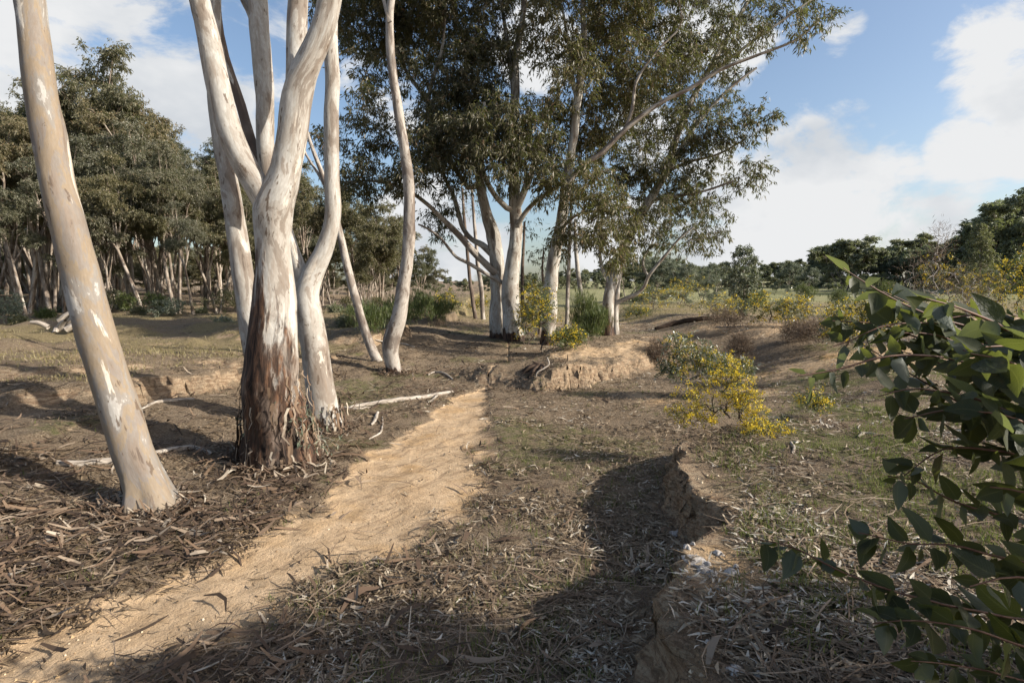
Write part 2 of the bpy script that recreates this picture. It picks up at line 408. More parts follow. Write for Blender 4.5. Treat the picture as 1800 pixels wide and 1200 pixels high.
ledge = sstep(-.12, .02, ledge_d)*(1-sstep(.16, .40, ledge_d))*(1-sstep(4.6, 5.4, Y))*sstep(.5, 1.2, Y)
a_sand = np.maximum(a_sand, .85*sstep(-.05, .30, fbm(X*.5+2, Y*.6, seed=59))*sstep(1.2, 2.2, X)*sstep(6.5, 9, Y)*(1-sstep(20, 26, Y)))
rp = sstep(.1, .5, X-np.interp(Y, _RY, _RX))
a_green = np.clip(rp*(.30+.7*sstep(-.1, .4, fbm(X*1.2, Y*1.2, seed=54))) , 0, 1)*(1-sstep(8, 14, Y))*.6
a_green = np.maximum(a_green, .5*sstep(.0, .4, fbm(X*.9, Y*.9+8, seed=55))*(1-a_sand)*(1-lp))
field = sstep(30, 45, Y)*sstep(-6, 6, X - .05*Y)
a_dry = np.clip(lp*(.35+.65*sstep(-.2, .3, fbm(X*.5, Y*.8, seed=56))), 0, 1)*sstep(6, 9, Y)
a_dry = np.maximum(a_dry, sstep(18, 26, Y)*.8)*(1-sstep(22, 27, Y)*(1-sstep(-8, -2, X+.0*Y)))

g = M('ground_soil', .92, .15)
geo = g.n('ShaderNodeNewGeometry').outputs['Position']
n1 = g.noise(geo, 1.6, 6, .6); n2 = g.noise(geo, 11, 6, .65); n3 = g.noise(geo, 60, 4, .7); n4 = g.noise(geo, 220, 3, .7)
lit = g.ramp(n3, [(.30, (0.071, 0.049, 0.032)), (.45, (0.159, 0.116, 0.076)), (.56, (0.247, 0.188, 0.128)), (.68, (0.400, 0.330, 0.238))])
lit = g.mix(g.rng(n1, .35, .65, 0, .55), lit, g.ramp(n4, [(.35, (0.094, 0.063, 0.039)), (.6, (0.254, 0.188, 0.124))]))
rot = g.n('ShaderNodeVectorRotate', rotation_type='Z_AXIS'); g.l(geo, rot.inputs['Vector']); rot.inputs['Angle'].default_value = -1.0
stk = g.noise(g.mapping(rot.outputs[0], (.28, 1.5, 1)), 9, 6, .68, .8)
sand = g.ramp(n1, [(.3, (0.421, 0.287, 0.165)), (.5, (0.507, 0.369, 0.234)), (.7, (0.450, 0.287, 0.139))])
sand = g.mix(g.rng(stk, .51, .66, 0, .72), sand, (0.216, 0.152, 0.097))
sand = g.mix(g.rng(n2, .42, .68, 0, .5), sand, (0.248, 0.166, 0.092))
sand = g.mix(g.rng(n4, .56, .68, 0, .75), sand, (0.156, 0.106, 0.064))
sand = g.mix(g.rng(n3, .60, .72, 0, .7), sand, (0.110, 0.074, 0.046))
strat = g.noise(g.mapping(geo, (1.5, 1.5, 9)), 5, 6, .7, .5)
clay = g.ramp(strat, [(.3, (.15, .095, .060)), (.42, (.25, .17, .108)), (.52, (.36, .262, .170)), (.62, (.44, .345, .235)), (.7, (.24, .15, .085))])
clay = g.mix(g.rng(n3, .50, .66, 0, .6), clay, (.11, .075, .05))
green = g.ramp(n3, [(.3, (0.045, 0.052, 0.019)), (.5, (0.109, 0.114, 0.041)), (.7, (0.205, 0.186, 0.078))])
dry = g.ramp(n3, [(.3, (0.100, 0.077, 0.040)), (.5, (0.212, 0.166, 0.088)), (.7, (0.341, 0.274, 0.160))])
fieldc = g.ramp(g.noise(geo, .35, 6, .6), [(.3, (0.156, 0.161, 0.069)), (.5, (0.230, 0.221, 0.106)), (.7, (0.304, 0.267, 0.156))])
def brk(name, amp=.35):      # an attribute mask with its edge broken up by fine noise
    ad = g.n('ShaderNodeMath', operation='MULTIPLY_ADD'); g.l(n2, ad.inputs[0]); ad.inputs[1].default_value = amp*2
    su = g.n('ShaderNodeMath', operation='SUBTRACT'); g.l(g.attr(name).outputs['Fac'], su.inputs[0]); su.inputs[1].default_value = amp
    g.l(su.outputs[0], ad.inputs[2]); return g.rng(ad.outputs[0], .3, .7)
c = g.mix(brk('dry'), lit, dry)
c = g.mix(brk('green', .5), c, green)
c = g.mix(brk('sand', .4), c, sand)
c = g.mix(brk('clay', .25), c, clay)
c = g.mix(g.attr('field').outputs['Fac'], c, fieldc)
hsum = g.n('ShaderNodeMath', operation='MULTIPLY_ADD'); g.l(n3, hsum.inputs[0]); hsum.inputs[1].default_value = .6; g.l(n2, hsum.inputs[2])
h2 = g.n('ShaderNodeMath', operation='MULTIPLY_ADD'); g.l(n4, h2.inputs[0]); h2.inputs[1].default_value = .25; g.l(hsum.outputs[0], h2.inputs[2])
h3 = g.n('ShaderNodeMath', operation='MULTIPLY'); g.l(h2.outputs[0], h3.inputs[0]); g.l(g.rng(g.attr('sand').outputs['Fac'], .2, .9, 1.0, .45), h3.inputs[1])
g.bump(h3.outputs[0], 1.0, .045)
MAT['ground'] = g.col(c)
gme = mesh_np('ground', V, F, MAT['ground'], dict(sand=a_sand, green=a_green, dry=a_dry, clay=np.maximum(scarp.ravel(), ledge*.62), field=field*np.ones_like(X)), smooth=True)
GROUND = tag(obj('ground', gme), kind='structure')

# ------------------------------------------------------------------ tubes and leaves
class Tubes:
    def __init__(s): s.v = []; s.f = []; s.co = []; s.rb = []; s.n = 0
    def add(s, P, R, sides=6, lump=0.0, seed=0, flare=0.0, rough_h=None, cap=True, v0=0.0, ground=None):
        P = np.asarray(P, float); R = np.asarray(R, float); m = len(P)
        T = np.gradient(P, axis=0); T /= np.linalg.norm(T, axis=1)[:, None] + 1e-9
        d = P[-1]-P[0]
        ref = np.eye(3)[np.argmin(np.abs(d))]
        U = np.cross(T, ref); U /= np.linalg.norm(U, axis=1)[:, None] + 1e-9
        W = np.cross(T, U)
        L = np.concatenate([[0], np.cumsum(np.linalg.norm(np.diff(P, axis=0), axis=1))]) + v0
        th = np.arange(sides)*2*np.pi/sides
        C, Sn = np.cos(th), np.sin(th)
        RR = np.repeat(R[:, None], sides, 1)
        cx = RR.mean()*0+C[None, :]*np.maximum(R.mean(), .01); cy = Sn[None, :]*np.maximum(R.mean(), .01)
        cx = np.repeat(cx, m, 0); cy = np.repeat(cy, m, 0); cz = np.repeat(L[:, None], sides, 1)
        if lump:
            RR = RR*(1 + lump*fbm(cx*5+seed, cy*5, cz*1.6, oct=3, seed=seed) + lump*.5*vnoise(cx*14, cy*14+seed, cz*5, seed=seed+5))
        if flare:
            hgt = P[:, 2]-P[0, 2]
            fl = flare*np.exp(-np.maximum(hgt-.30, 0)/(.9*R[0]))
            lob = .55+.45*np.cos(th*4 + seed)*.8 + .3*np.cos(th*7+seed*2)
            RR = RR*(1 + fl[:, None]*np.maximum(lob, 0)[None, :])
        vv = P[:, None, :] + RR[..., None]*(C[None, :, None]*U[:, None, :] + Sn[None, :, None]*W[:, None, :])
        s.v.append(vv.reshape(-1, 3)); s.co.append(np.stack([cx, cy, cz], -1).reshape(-1, 3)+seed*1.7)
        if rough_h is not None:
            hg = (vv[..., 2]-P[0, 2]-.25)
            dx_ = (vv[..., 0]-P[:, None, 0])/(RR+1e-6)
            rb = np.clip(.5 + (rough_h*(.80 - .35*dx_) - hg)/(1.1*rough_h), 0, 1.3)
            s.rb.append(rb.ravel())
        else: s.rb.append(np.zeros(m*sides))
        i = s.n + np.arange(m*sides).reshape(m, sides)
        j = np.roll(i, -1, axis=1)
        s.f.append(np.stack([i[:-1], j[:-1], j[1:], i[1:]], -1).reshape(-1, 4))
        s.n += m*sides
    def mesh(s, name, mat):
        return mesh_np(name, np.concatenate(s.v), np.concatenate(s.f), mat, dict(bark_co=np.concatenate(s.co), rough_bark=np.concatenate(s.rb)), smooth=True)

def spline(pts, rad, step=.12):
    """Catmull-Rom through pts (list of Vector/3-tuples) with radii; resampled"""
    P = np.array([tuple(p) for p in pts], float); R = np.array(rad, float)
    Q = np.vstack([2*P[0]-P[1], P, 2*P[-1]-P[-2]])
    oP, oR = [], []
    for i in range(len(P)-1):
        p0, p1, p2, p3 = Q[i], Q[i+1], Q[i+2], Q[i+3]
        n = max(2, int(np.linalg.norm(p2-p1)/step))
        t = np.linspace(0, 1, n, endpoint=False)[:, None]
        oP.append(.5*((2*p1)+(-p0+p2)*t+(2*p0-5*p1+4*p2-p3)*t**2+(-p0+3*p1-3*p2+p3)*t**3))
        oR.append(R[i]+(R[i+1]-R[i])*t[:, 0])
    oP.append(P[-1:]); oR.append(R[-1:])
    return np.vstack(oP), np.concatenate(oR)

def leaves_mesh(name, pos, dirs, length, width, mat, seed=0, rnd=None, bend=.12):
    """one rhombic, slightly folded leaf per row; leaf hangs from pos along dirs"""
    r = np.random.default_rng(seed); n = len(pos)
    dirs = dirs/(np.linalg.norm(dirs, axis=1)[:, None]+1e-9)
    q = r.normal(size=(n, 3)); sd = np.cross(dirs, q); sd /= np.linalg.norm(sd, axis=1)[:, None]+1e-9
    nm = np.cross(dirs, sd)
    L = np.asarray(length)*np.ones(n); W = np.asarray(width)*np.ones(n)
    mid = pos + dirs*(L*.42)[:, None] + nm*(L*bend*r.uniform(-1, 1, n))[:, None]
    a = pos; b = mid + sd*(W*.5)[:, None]; c_ = pos + dirs*L[:, None]; d = mid - sd*(W*.5)[:, None]
    v = np.stack([a, b, c_, d], 1).reshape(-1, 3)
    f = np.arange(4*n).reshape(n, 4)
    rv = r.uniform(0, 1, n) if rnd is None else rnd
    return mesh_np(name, v, f, mat, dict(rnd=np.repeat(rv, 4)))

class Skel:
    def __init__(s, cap=60000):
        s.p = np.zeros((cap, 3)); s.par = np.full(cap, -1, int); s.n = 0; s.chains = []; s.fixed = {}
    def add_chain(s, P, parent=-1):
        i0 = s.n; m = len(P)
        s.p[i0:i0+m] = P; s.par[i0] = parent; s.par[i0+1:i0+m] = np.arange(i0, i0+m-1); s.n += m
        return np.arange(i0, i0+m)
    def grow(s, targets, rng, seg=.28, up=.5, wig=.05, start=0):
        """join every target point to the nearest wood with a curved branch; returns tip indices"""
        base = s.p[start:s.n]
        dist = np.array([np.min(np.linalg.norm(base-t, axis=1)) for t in targets])
        tips = []
        for k in np.argsort(dist):
            t = targets[k]; q = s.p[start:s.n]; dv = t-q
            dd = np.linalg.norm(dv, axis=1) + up*np.maximum(0, q[:, 2]-t[2])
            j = int(np.argmin(dd))+start; a = s.p[j]; D = np.linalg.norm(t-a)
            pj = s.par[j]; tan = (a-s.p[pj]) if pj >= 0 else np.array([0, 0, 1.])
            tan = tan/(np.linalg.norm(tan)+1e-9)
            ctrl = a + tan*D*.35 + np.array([0, 0, .06*D])
            m = int(np.clip(D/seg, 2, 9)); u = np.linspace(0, 1, m+1)[1:, None]
            P = (1-u)**2*a + 2*u*(1-u)*ctrl + u*u*t + rng.normal(size=(m, 3))*wig*np.minimum(D, .8)*np.sin(np.pi*u)
            ids = s.add_chain(P, j); s.chains.append(np.concatenate([[j], ids])); tips.append(ids[-1])
        return np.array(tips)
    def radii(s, r0=.0035, ex=.45):
        cnt = np.zeros(s.n); haschild = np.zeros(s.n, bool)
        for i in range(s.n-1, -1, -1):
            if cnt[i] == 0: cnt[i] = 1
            if s.par[i] >= 0: cnt[s.par[i]] += cnt[i]
        s.r = r0*cnt**ex

def make_branchwork(sk, limb_r, name, mat, sides=4, rmax=None):
    """tubes for all grown chains"""
    tb = Tubes()
    for ch in sk.chains:
        R = sk.r[ch].copy(); R[0] = min(R[0], R[1]*1.15) 
        if rmax: R = np.minimum(R, rmax)
        tb.add(sk.p[ch], R, sides if R.max() < .02 else 6)
    return tb.mesh(name, mat)

def spray(tips, sk, rng, n_leaf, reach, length, width, droop=.9, arms=5, flat=.75):
    """leaf positions and directions around twig tips: several little sprays per tip, leaves hanging"""
    T = sk.p[tips]; par = sk.p[sk.par[tips]]
    tw = T-par; tw /= np.linalg.norm(tw, axis=1)[:, None]+1e-9
    k = len(tips)
    arm = rng.normal(size=(k, arms, 3))*np.array([1, 1, flat]) + tw[:, None, :]*.7
    arm /= np.linalg.norm(arm, axis=2)[..., None]
    ai = rng.integers(0, arms, (k, n_leaf)); u = rng.uniform(.05, 1, (k, n_leaf))**.8
    A = np.take_along_axis(arm, ai[..., None].repeat(3, 2), 1)
    rc = reach*rng.uniform(.7, 1.25, (k, 1))
    pos = T[:, None, :] + A*(u*rc)[..., None] + rng.normal(size=(k, n_leaf, 3))*reach*.10
    pos[..., 2] -= (u**2)*reach*.25*droop
    dr = A*.45 + rng.normal(size=(k, n_leaf, 3))*.5 + np.array([0, 0, -droop])
    N = k*n_leaf
    return pos.reshape(N, 3), dr.reshape(N, 3), length*rng.uniform(.7, 1.3, N), width*rng.uniform(.7, 1.3, N)

def ell_targets(rng, c, r, n, shell=.35):
    """points in an ellipsoid, thinner towards the middle"""
    v = rng.normal(size=(n, 3)); v /= np.linalg.norm(v, axis=1)[:, None]
    u = (shell**3 + (1-shell**3)*rng.uniform(0, 1, n))**(1/3)
    return np.array(c) + v*u[:, None]*np.array(r)

# ------------------------------------------------------------------ trees traced as stems with their own depth
def trace(pts, Y, Yend=None, base=False):
    n = len(pts); P, R = [], []
    for i, (px, py, w) in enumerate(pts):
        y = Y + ((Yend if Yend is not None else Y)-Y)*i/max(1, n-1)
        p = at(px, py, y); P.append(p); R.append(w*.5*y/1000.0)
    if base:
        g0 = hz(P[0].x, P[0].y)
        P[0] = Vector((P[0].x, P[0].y, g0-.03))
        dn = (P[0]-P[1]); dn = dn/max(.05, abs(dn.z))*.24
        P.insert(0, P[0]+dn); R.insert(0, R[0]*1.02)
    return P, R

def photo_tree(name, label, stems, clumps, Yc, leafmat='leaf_mid', bark='bark_pale', n_leaf=40, leaf=(.125, .023), reach=.34,
               spacing=.30, seed=1, group=None, cat='tree', depth=1.6, extra_clumps=(), twig_mat='bark_dark', dens=1.0):
    """stems: dicts(part, pts, Y, Yend, base, rough, lump, flare); the first one is the trunk"""
    rng = np.random.default_rng(seed)
    P0, R0 = trace(stems[0]['pts'], stems[0]['Y'], stems[0].get('Yend'), True)
    root = empty(name, (P0[1].x, P0[1].y, hz(P0[1].x, P0[1].y)), label, cat, group)
    sk = Skel()
    for i, st in enumerate(stems):
        P, R = trace(st['pts'], st['Y'], st.get('Yend'), st.get('base', i == 0))
        big = max(R) > .05
        SP, SR = spline(P, R, .09 if big else .16)
        wob = np.stack([fbm(SP[:, 2]*1.1+i*7+k*31+seed, SP[:, 2]*.3, oct=3, seed=seed+k) for k in range(3)], -1)
        fade = sstep(0, .5, np.arange(len(SP))/len(SP)*3)[:, None]
        SP = SP + wob*SR.mean()*.35*fade
        if i > 0 and not st.get('base'):
            d = np.linalg.norm(sk.p[:sk.n]-SP[0], axis=1); par = int(np.argmin(d))
            if d[par] < 1.2: SP = np.vstack([sk.p[par], SP]); SR = np.concatenate([[SR[0]], SR])
        else: par = -1
        sk.add_chain(SP, par)
        tb = Tubes()
        tb.add(SP, SR, 22 if SR.max() > .09 else (14 if SR.max() > .04 else 8), lump=st.get('lump', .10), seed=seed*3+i,
               flare=st.get('flare', .55 if st.get('base', i == 0) else 0), rough_h=st.get('rough'))
        part = st.get('part', 'trunk' if st.get('base', i == 0) else 'limb')
        obj(part, tb.mesh(part, MAT[st.get('bark', bark)]), root)
    T = []
    for cl in clumps:
        px, py, rx, ry = cl[:4]
        y = Yc + (cl[4] if len(cl) > 4 else rng.uniform(-depth, depth))
        p = at(px, py, y); k = y/1000.0
        r = np.array([rx*k, (rx+ry)*.5*k*1.1, ry*k])
        vol = 4.19*r.prod(); wgt = cl[5] if len(cl) > 5 else 1.0
        T.append(ell_targets(rng, tuple(p), r, max(6, int(dens*wgt*vol/spacing**3*.33))))
    for c_, r in extra_clumps:
        T.append(ell_targets(rng, c_, r, max(6, int(dens*4.19*np.prod(r)/spacing**3*.25))))
    if T:
        tips = sk.grow(np.concatenate(T), rng)
        sk.radii()
        tag(obj('branchwork', make_branchwork(sk, None, 'branchwork', MAT[twig_mat], 4, .07), root), kind='stuff')
        pos, dr, L, W = spray(tips, sk, rng, n_leaf, reach, leaf[0], leaf[1])
        obj('crown', leaves_mesh('crown', pos, dr, L, W, MAT[leafmat], seed), root)
    return root

# --- leaning trunk beside the path
photo_tree('leaning_gum_tree', 'thick leaning gum with smooth tan and cream patchy bark, bare trunk beside the sandy path', [
    dict(pts=[(266, 884, 66), (256, 850, 65), (232, 790, 65), (205, 710, 63), (172, 600, 62), (140, 480, 59), (110, 360, 55), (86, 240, 52), (70, 140, 49), (58, 60, 45), (50, 0, 44), (36, -140, 41), (14, -320, 36), (-10, -520, 30)],
         Y=3.95, Yend=4.6, lump=.11, flare=.62),
    dict(pts=[(-6, -470, 34), (-60, -640, 26), (-140, -820, 16)], Y=4.55, Yend=5.0),
    dict(pts=[(-4, -480, 32), (60, -640, 24), (110, -820, 14)], Y=4.55, Yend=4.2)],
    [], 4.6, bark='bark_tan', seed=11, n_leaf=26, leaf=(.15, .03), reach=.45, spacing=.5,
    extra_clumps=[((-4.2, 4.7, 7.4), (1.3, 1.3, .9)), ((-3.2, 4.2, 7.6), (1.2, 1.2, .9)), ((-4.0, 5.3, 8.6), (1.2, 1.2, .8))])

# --- the big many-stemmed white gum
photo_tree('white_gum_tree', 'large white gum forking into several smooth limbs, rusty shredded bark round its base', [
    dict(pts=[(488, 806, 112), (485, 760, 102), (481, 700, 97), (480, 620, 90), (482, 550, 74), (485, 480, 63), (484, 420, 61), (486, 375, 66), (492, 345, 60), (502, 300, 52), (512, 230, 51), (520, 170, 52), (534, 125, 46), (555, 80, 40), (574, 25, 38), (590, -40, 36), (615, -180, 30), (660, -400, 22)],
         Y=5.15, Yend=5.0, rough=1.85, lump=.17, flare=.42),
    dict(pts=[(488, 440, 25), (480, 395, 41), (462, 345, 44), (436, 300, 43), (410, 250, 41), (388, 180, 39), (372, 100, 37), (360, 40, 34), (350, 0, 33), (336, -110, 30), (318, -300, 23)], Y=5.13, Yend=4.9),
    dict(pts=[(519, 200, 23), (521, 140, 35), (521, 70, 33), (526, 0, 32), (532, -150, 28), (525, -380, 19)], Y=5.16, Yend=5.6),
    dict(pts=[(470, 700, 32), (452, 640, 37), (440, 560, 37), (428, 480, 36), (415, 400, 34), (400, 320, 30), (390, 260, 27), (380, 150, 24), (376, 0, 22), (372, -200, 18)], Y=5.45, Yend=5.8),
    dict(pts=[(474, 335, 18), (455, 288, 18), (440, 240, 17), (424, 185, 16), (405, 130, 14), (388, 60, 12), (380, -60, 9)], Y=5.4, Yend=5.9, bark='bark_dark'),
    dict(pts=[(478, 350, 24), (471, 300, 26), (467, 230, 29), (463, 150, 31), (458, 80, 32), (454, 10, 31), (450, -120, 28), (440, -320, 20)], Y=5.4, Yend=5.7),
    dict(pts=[(452, 50, 15), (438, 18, 13), (424, -10, 12), (400, -80, 9)], Y=5.6, Yend=5.8)],
    [], 5.2, seed=21, n_leaf=24, leaf=(.15, .03), reach=.45, spacing=.52,
    extra_clumps=[((-3.1, 4.9, 6.6), (1.2, 1.2, .9)), ((-1.5, 4.8, 7.2), (1.2, 1.2, .9)), ((-2.3, 5.8, 8.2), (1.6, 1.4, 1.0)), ((-2.4, 5.2, 6.2), (.9, .9, .5))])

# --- the pale stem with an elbow just behind it
photo_tree('elbowed_gum_tree', 'pale gum with an elbow bend, its base behind the rusty-barked trunk', [
    dict(pts=[(572, 728, 52), (562, 680, 49), (553, 620, 46), (545, 560, 45), (540, 515, 44), (548, 480, 39), (566, 445, 31), (580, 405, 27), (584, 360, 27), (582, 300, 25), (583, 220, 24), (586, 130, 24), (582, 60, 23), (583, -20, 22), (588, -160, 20), (580, -380, 14)],
         Y=6.35, Yend=6.5, rough=.22, lump=.12, flare=.45),
    dict(pts=[(538, 520, 28), (524, 470, 26), (510, 425, 22), (498, 370, 20), (494, 300, 16)], Y=6.4, Yend=6.6)],
    [], 6.4, seed=31, n_leaf=24, leaf=(.15, .03), reach=.4, spacing=.5,
    extra_clumps=[((-2.2, 6.6, 6.9), (1.1, 1.1, .8)), ((-1.8, 7.0, 7.9), (1.1, 1.1, .8))])

# --- sinuous pair further along
photo_tree('sinuous_gum_tree', 'slim grey S-curved gum trunk standing alone on the left bank slope', [
    dict(pts=[(694, 664, 23), (690, 640, 25), (686, 612, 27), (692, 585, 29), (702, 555, 27), (710, 500, 24), (716, 450, 21), (720, 400, 21), (720, 330, 19), (715, 285, 18), (706, 230, 16), (696, 170, 15), (688, 110, 14), (684, 50, 13), (686, 0, 12), (694, -120, 11), (690, -260, 7)],
         Y=10.3, Yend=10.0, rough=.12, lump=.12, flare=.2),
    dict(pts=[(685, 40, 8), (676, 5, 7), (664, -40, 6), (640, -140, 4)], Y=10, Yend=10.2)],
    [(660, -200, 90, 60, 0), (740, -240, 90, 60, .3)], 10.2, bark='bark_grey', seed=41, n_leaf=26, leaf=(.14, .026), reach=.4, spacing=.42)
photo_tree('thin_leaning_gum_tree', 'thin dull grey leaning gum stem rising from the foot of the S-curved trunk', [
    dict(pts=[(664, 640, 17), (648, 600, 16), (634, 555, 15), (622, 510, 14), (610, 465, 14), (600, 425, 12), (590, 385, 11), (578, 340, 10), (564, 300, 8), (548, 255, 6), (534, 210, 4)],
         Y=11.2, Yend=11.6, flare=.15, lump=.06),
    dict(pts=[(576, 335, 6), (556, 300, 5), (538, 272, 4), (528, 240, 3)], Y=11.5, Yend=11.8)],
    [], 11.4, bark='bark_grey', seed=45)

# --- the tall group in the middle
photo_tree('twin_trunk_gum_tree', 'broad white twin-trunked gum with long dark limbs and a heavy crown beyond the gully', [
    dict(pts=[(902, 600, 34), (899, 560, 32), (897, 520, 30), (899, 490, 28), (903, 460, 26), (906, 430, 22), (908, 400, 21), (905, 360, 21), (903, 320, 20), (900, 270, 18), (901, 210, 17), (904, 150, 15), (906, 100, 14), (916, 50, 11), (924, 0, 9), (930, -80, 6)],
         Y=15.0, Yend=15.3, rough=.3, lump=.12, flare=.3),
    dict(part='trunk', base=True, pts=[(876, 584, 28), (875, 540, 26), (874, 490, 26), (872, 450, 25), (866, 415, 24), (856, 380, 20), (848, 350, 18), (843, 315, 15), (836, 280, 13), (822, 240, 11), (806, 200, 8)],
         Y=15.5, Yend=15.8, rough=.2, lump=.12, flare=.3),
    dict(pts=[(868, 478, 13), (850, 460, 12), (832, 442, 12), (815, 422, 11), (798, 404, 10), (775, 382, 8), (750, 358, 7), (722, 338, 6), (690, 325, 5), (650, 318, 4), (610, 320, 3)], Y=15.4, Yend=14.6, bark='bark_grey'),
    dict(pts=[(866, 448, 12), (848, 430, 11), (830, 420, 9), (814, 400, 8), (806, 375, 8), (797, 345, 7), (784, 318, 6), (766, 290, 5), (740, 262, 4)], Y=15.6, Yend=16.2),
    dict(pts=[(886, 498, 8), (866, 488, 7), (842, 474, 6), (820, 461, 6), (802, 452, 5), (788, 436, 5), (774, 418, 4), (752, 402, 4), (735, 394, 3)], Y=15.2, Yend=14.4, bark='bark_grey'),
    dict(pts=[(842, 312, 10), (815, 262, 9), (780, 212, 8), (745, 168, 7), (712, 122, 6), (686, 60, 5), (672, 0, 4)], Y=15.8, Yend=16.4),
    dict(pts=[(822, 330, 8), (790, 282, 8), (764, 240, 8), (752, 190, 7), (758, 150, 7), (776, 92, 6), (782, 30, 4), (786, -20, 3)], Y=15.5, Yend=14.9),
    dict(pts=[(905, 372, 12), (918, 345, 12), (932, 312, 11), (944, 270, 9), (962, 215, 7), (985, 160, 5)], Y=15.1, Yend=14.6),
    dict(pts=[(908, 400, 9), (925, 372, 8), (945, 352, 8), (966, 338, 7), (995, 318, 5)], Y=15.0, Yend=14.4),
    dict(pts=[(904, 150, 9), (896, 110, 8), (890, 60, 7), (880, 0, 5), (872, -70, 4)], Y=15.2, Yend=15.4),
    dict(pts=[(890, 365, 10), (868, 340, 9), (850, 300, 8), (846, 240, 6), (852, 180, 5)], Y=15.0, Yend=14.3)],
    [(648, 40, 70, 55), (622, 120, 45, 45, 0, .6), (735, 50, 80, 62), (820, 30, 85, 55), (640, 195, 55, 42, -.5, .8), (700, 235, 60, 40, 0, .7), (640, 312, 62, 24, -.6, 1.2), (715, 300, 50, 30),
     (735, 268, 55, 45), (790, 195, 60, 70, 0, 1.3), (840, 150, 65, 70, 0, 1.3), (885, 75, 50, 50, 0, .8), (815, 255, 75, 48, -1, 1.2), (872, 235, 80, 55, -1.5, 1.2), (780, 312, 50, 30, -1),
     (775, 388, 30, 32, .5, 1.3), (930, 225, 65, 55, -1.2), (950, 285, 60, 38, -1.6), (885, 300, 70, 34, -1.8), (700, -70, 100, 60), (830, -80, 110, 60), (920, -60, 80, 60), (760, 130, 45, 40, 0, .6), (600, 10, 50, 60, 0, .8), (690, 120, 50, 40, 0, .7), (590, 260, 50, 40, -.3, .7), (680, 10, 60, 40), (620, 330, 50, 18, -.6, 1.3), (690, 330, 50, 20, -.6, 1.2), (760, 240, 50, 40, -.5, 1.1)],
    15.2, seed=51, bark='bark_white', n_leaf=74, depth=1.6, leaf=(.135, .030), spacing=.265)
photo_tree('slender_gum_tree', 'slender upright gum with mottled flaking trunk, yellow wattle at its foot', [
    dict(pts=[(962, 602, 22), (965, 570, 26), (966, 530, 27), (969, 495, 25), (973, 460, 22), (978, 425, 20), (985, 395, 19), (990, 360, 18), (996, 320, 17), (1003, 275, 15), (1010, 225, 14), (1015, 180, 14), (1022, 130, 12), (1027, 85, 11), (1025, 40, 9), (1023, 0, 8), (1022, -80, 5)],
         Y=14.4, Yend=14.2, rough=.35, lump=.16, flare=.25),
    dict(pts=[(1014, 180, 7), (1006, 130, 6), (998, 70, 5), (988, 10, 4)], Y=14.2, Yend=14.5),
    dict(pts=[(994, 330, 10), (1020, 295, 9), (1058, 268, 9), (1105, 222, 8), (1160, 182, 8), (1215, 155, 7), (1270, 122, 6), (1330, 98, 5), (1395, 72, 4), (1440, 35, 3)], Y=14.2, Yend=13.4, bark='bark_grey'),
    dict(pts=[(1098, 230, 6), (1112, 190, 6), (1118, 145, 5), (1150, 95, 4), (1190, 55, 3)], Y=14.0, Yend=13.6, bark='bark_grey'),
    dict(pts=[(980, 410, 6), (1010, 380, 5), (1040, 372, 5), (1075, 372, 4)], Y=14.2, Yend=13.4, bark='bark_dark')],
    [(960, 50, 65, 55), (1002, 140, 55, 62), (1050, 70, 65, 62), (1062, 190, 62, 62), (1012, 262, 75, 48), (1105, 122, 65, 60), (1090, 25, 75, 38), (1052, 398, 58, 45, -1.4, 1.7), (1030, 330, 58, 46, -1.0, 1.4), (970, 330, 46, 36), (1078, 440, 36, 28, -1.3, 1.6),
     (1000, 420, 30, 26, -1, .7), (1020, -70, 110, 60), (1110, -60, 100, 60), (1180, 120, 50, 34, -.4, .8), (1240, 105, 50, 28, -.5, .8), (1320, 78, 50, 26, -.6, .8), (1390, 55, 46, 28, -.7, .8)],
    14.2, leafmat='leaf_lit', seed=61, bark='bark_white', n_leaf=70, depth=1.2, leaf=(.135, .030), spacing=.27)
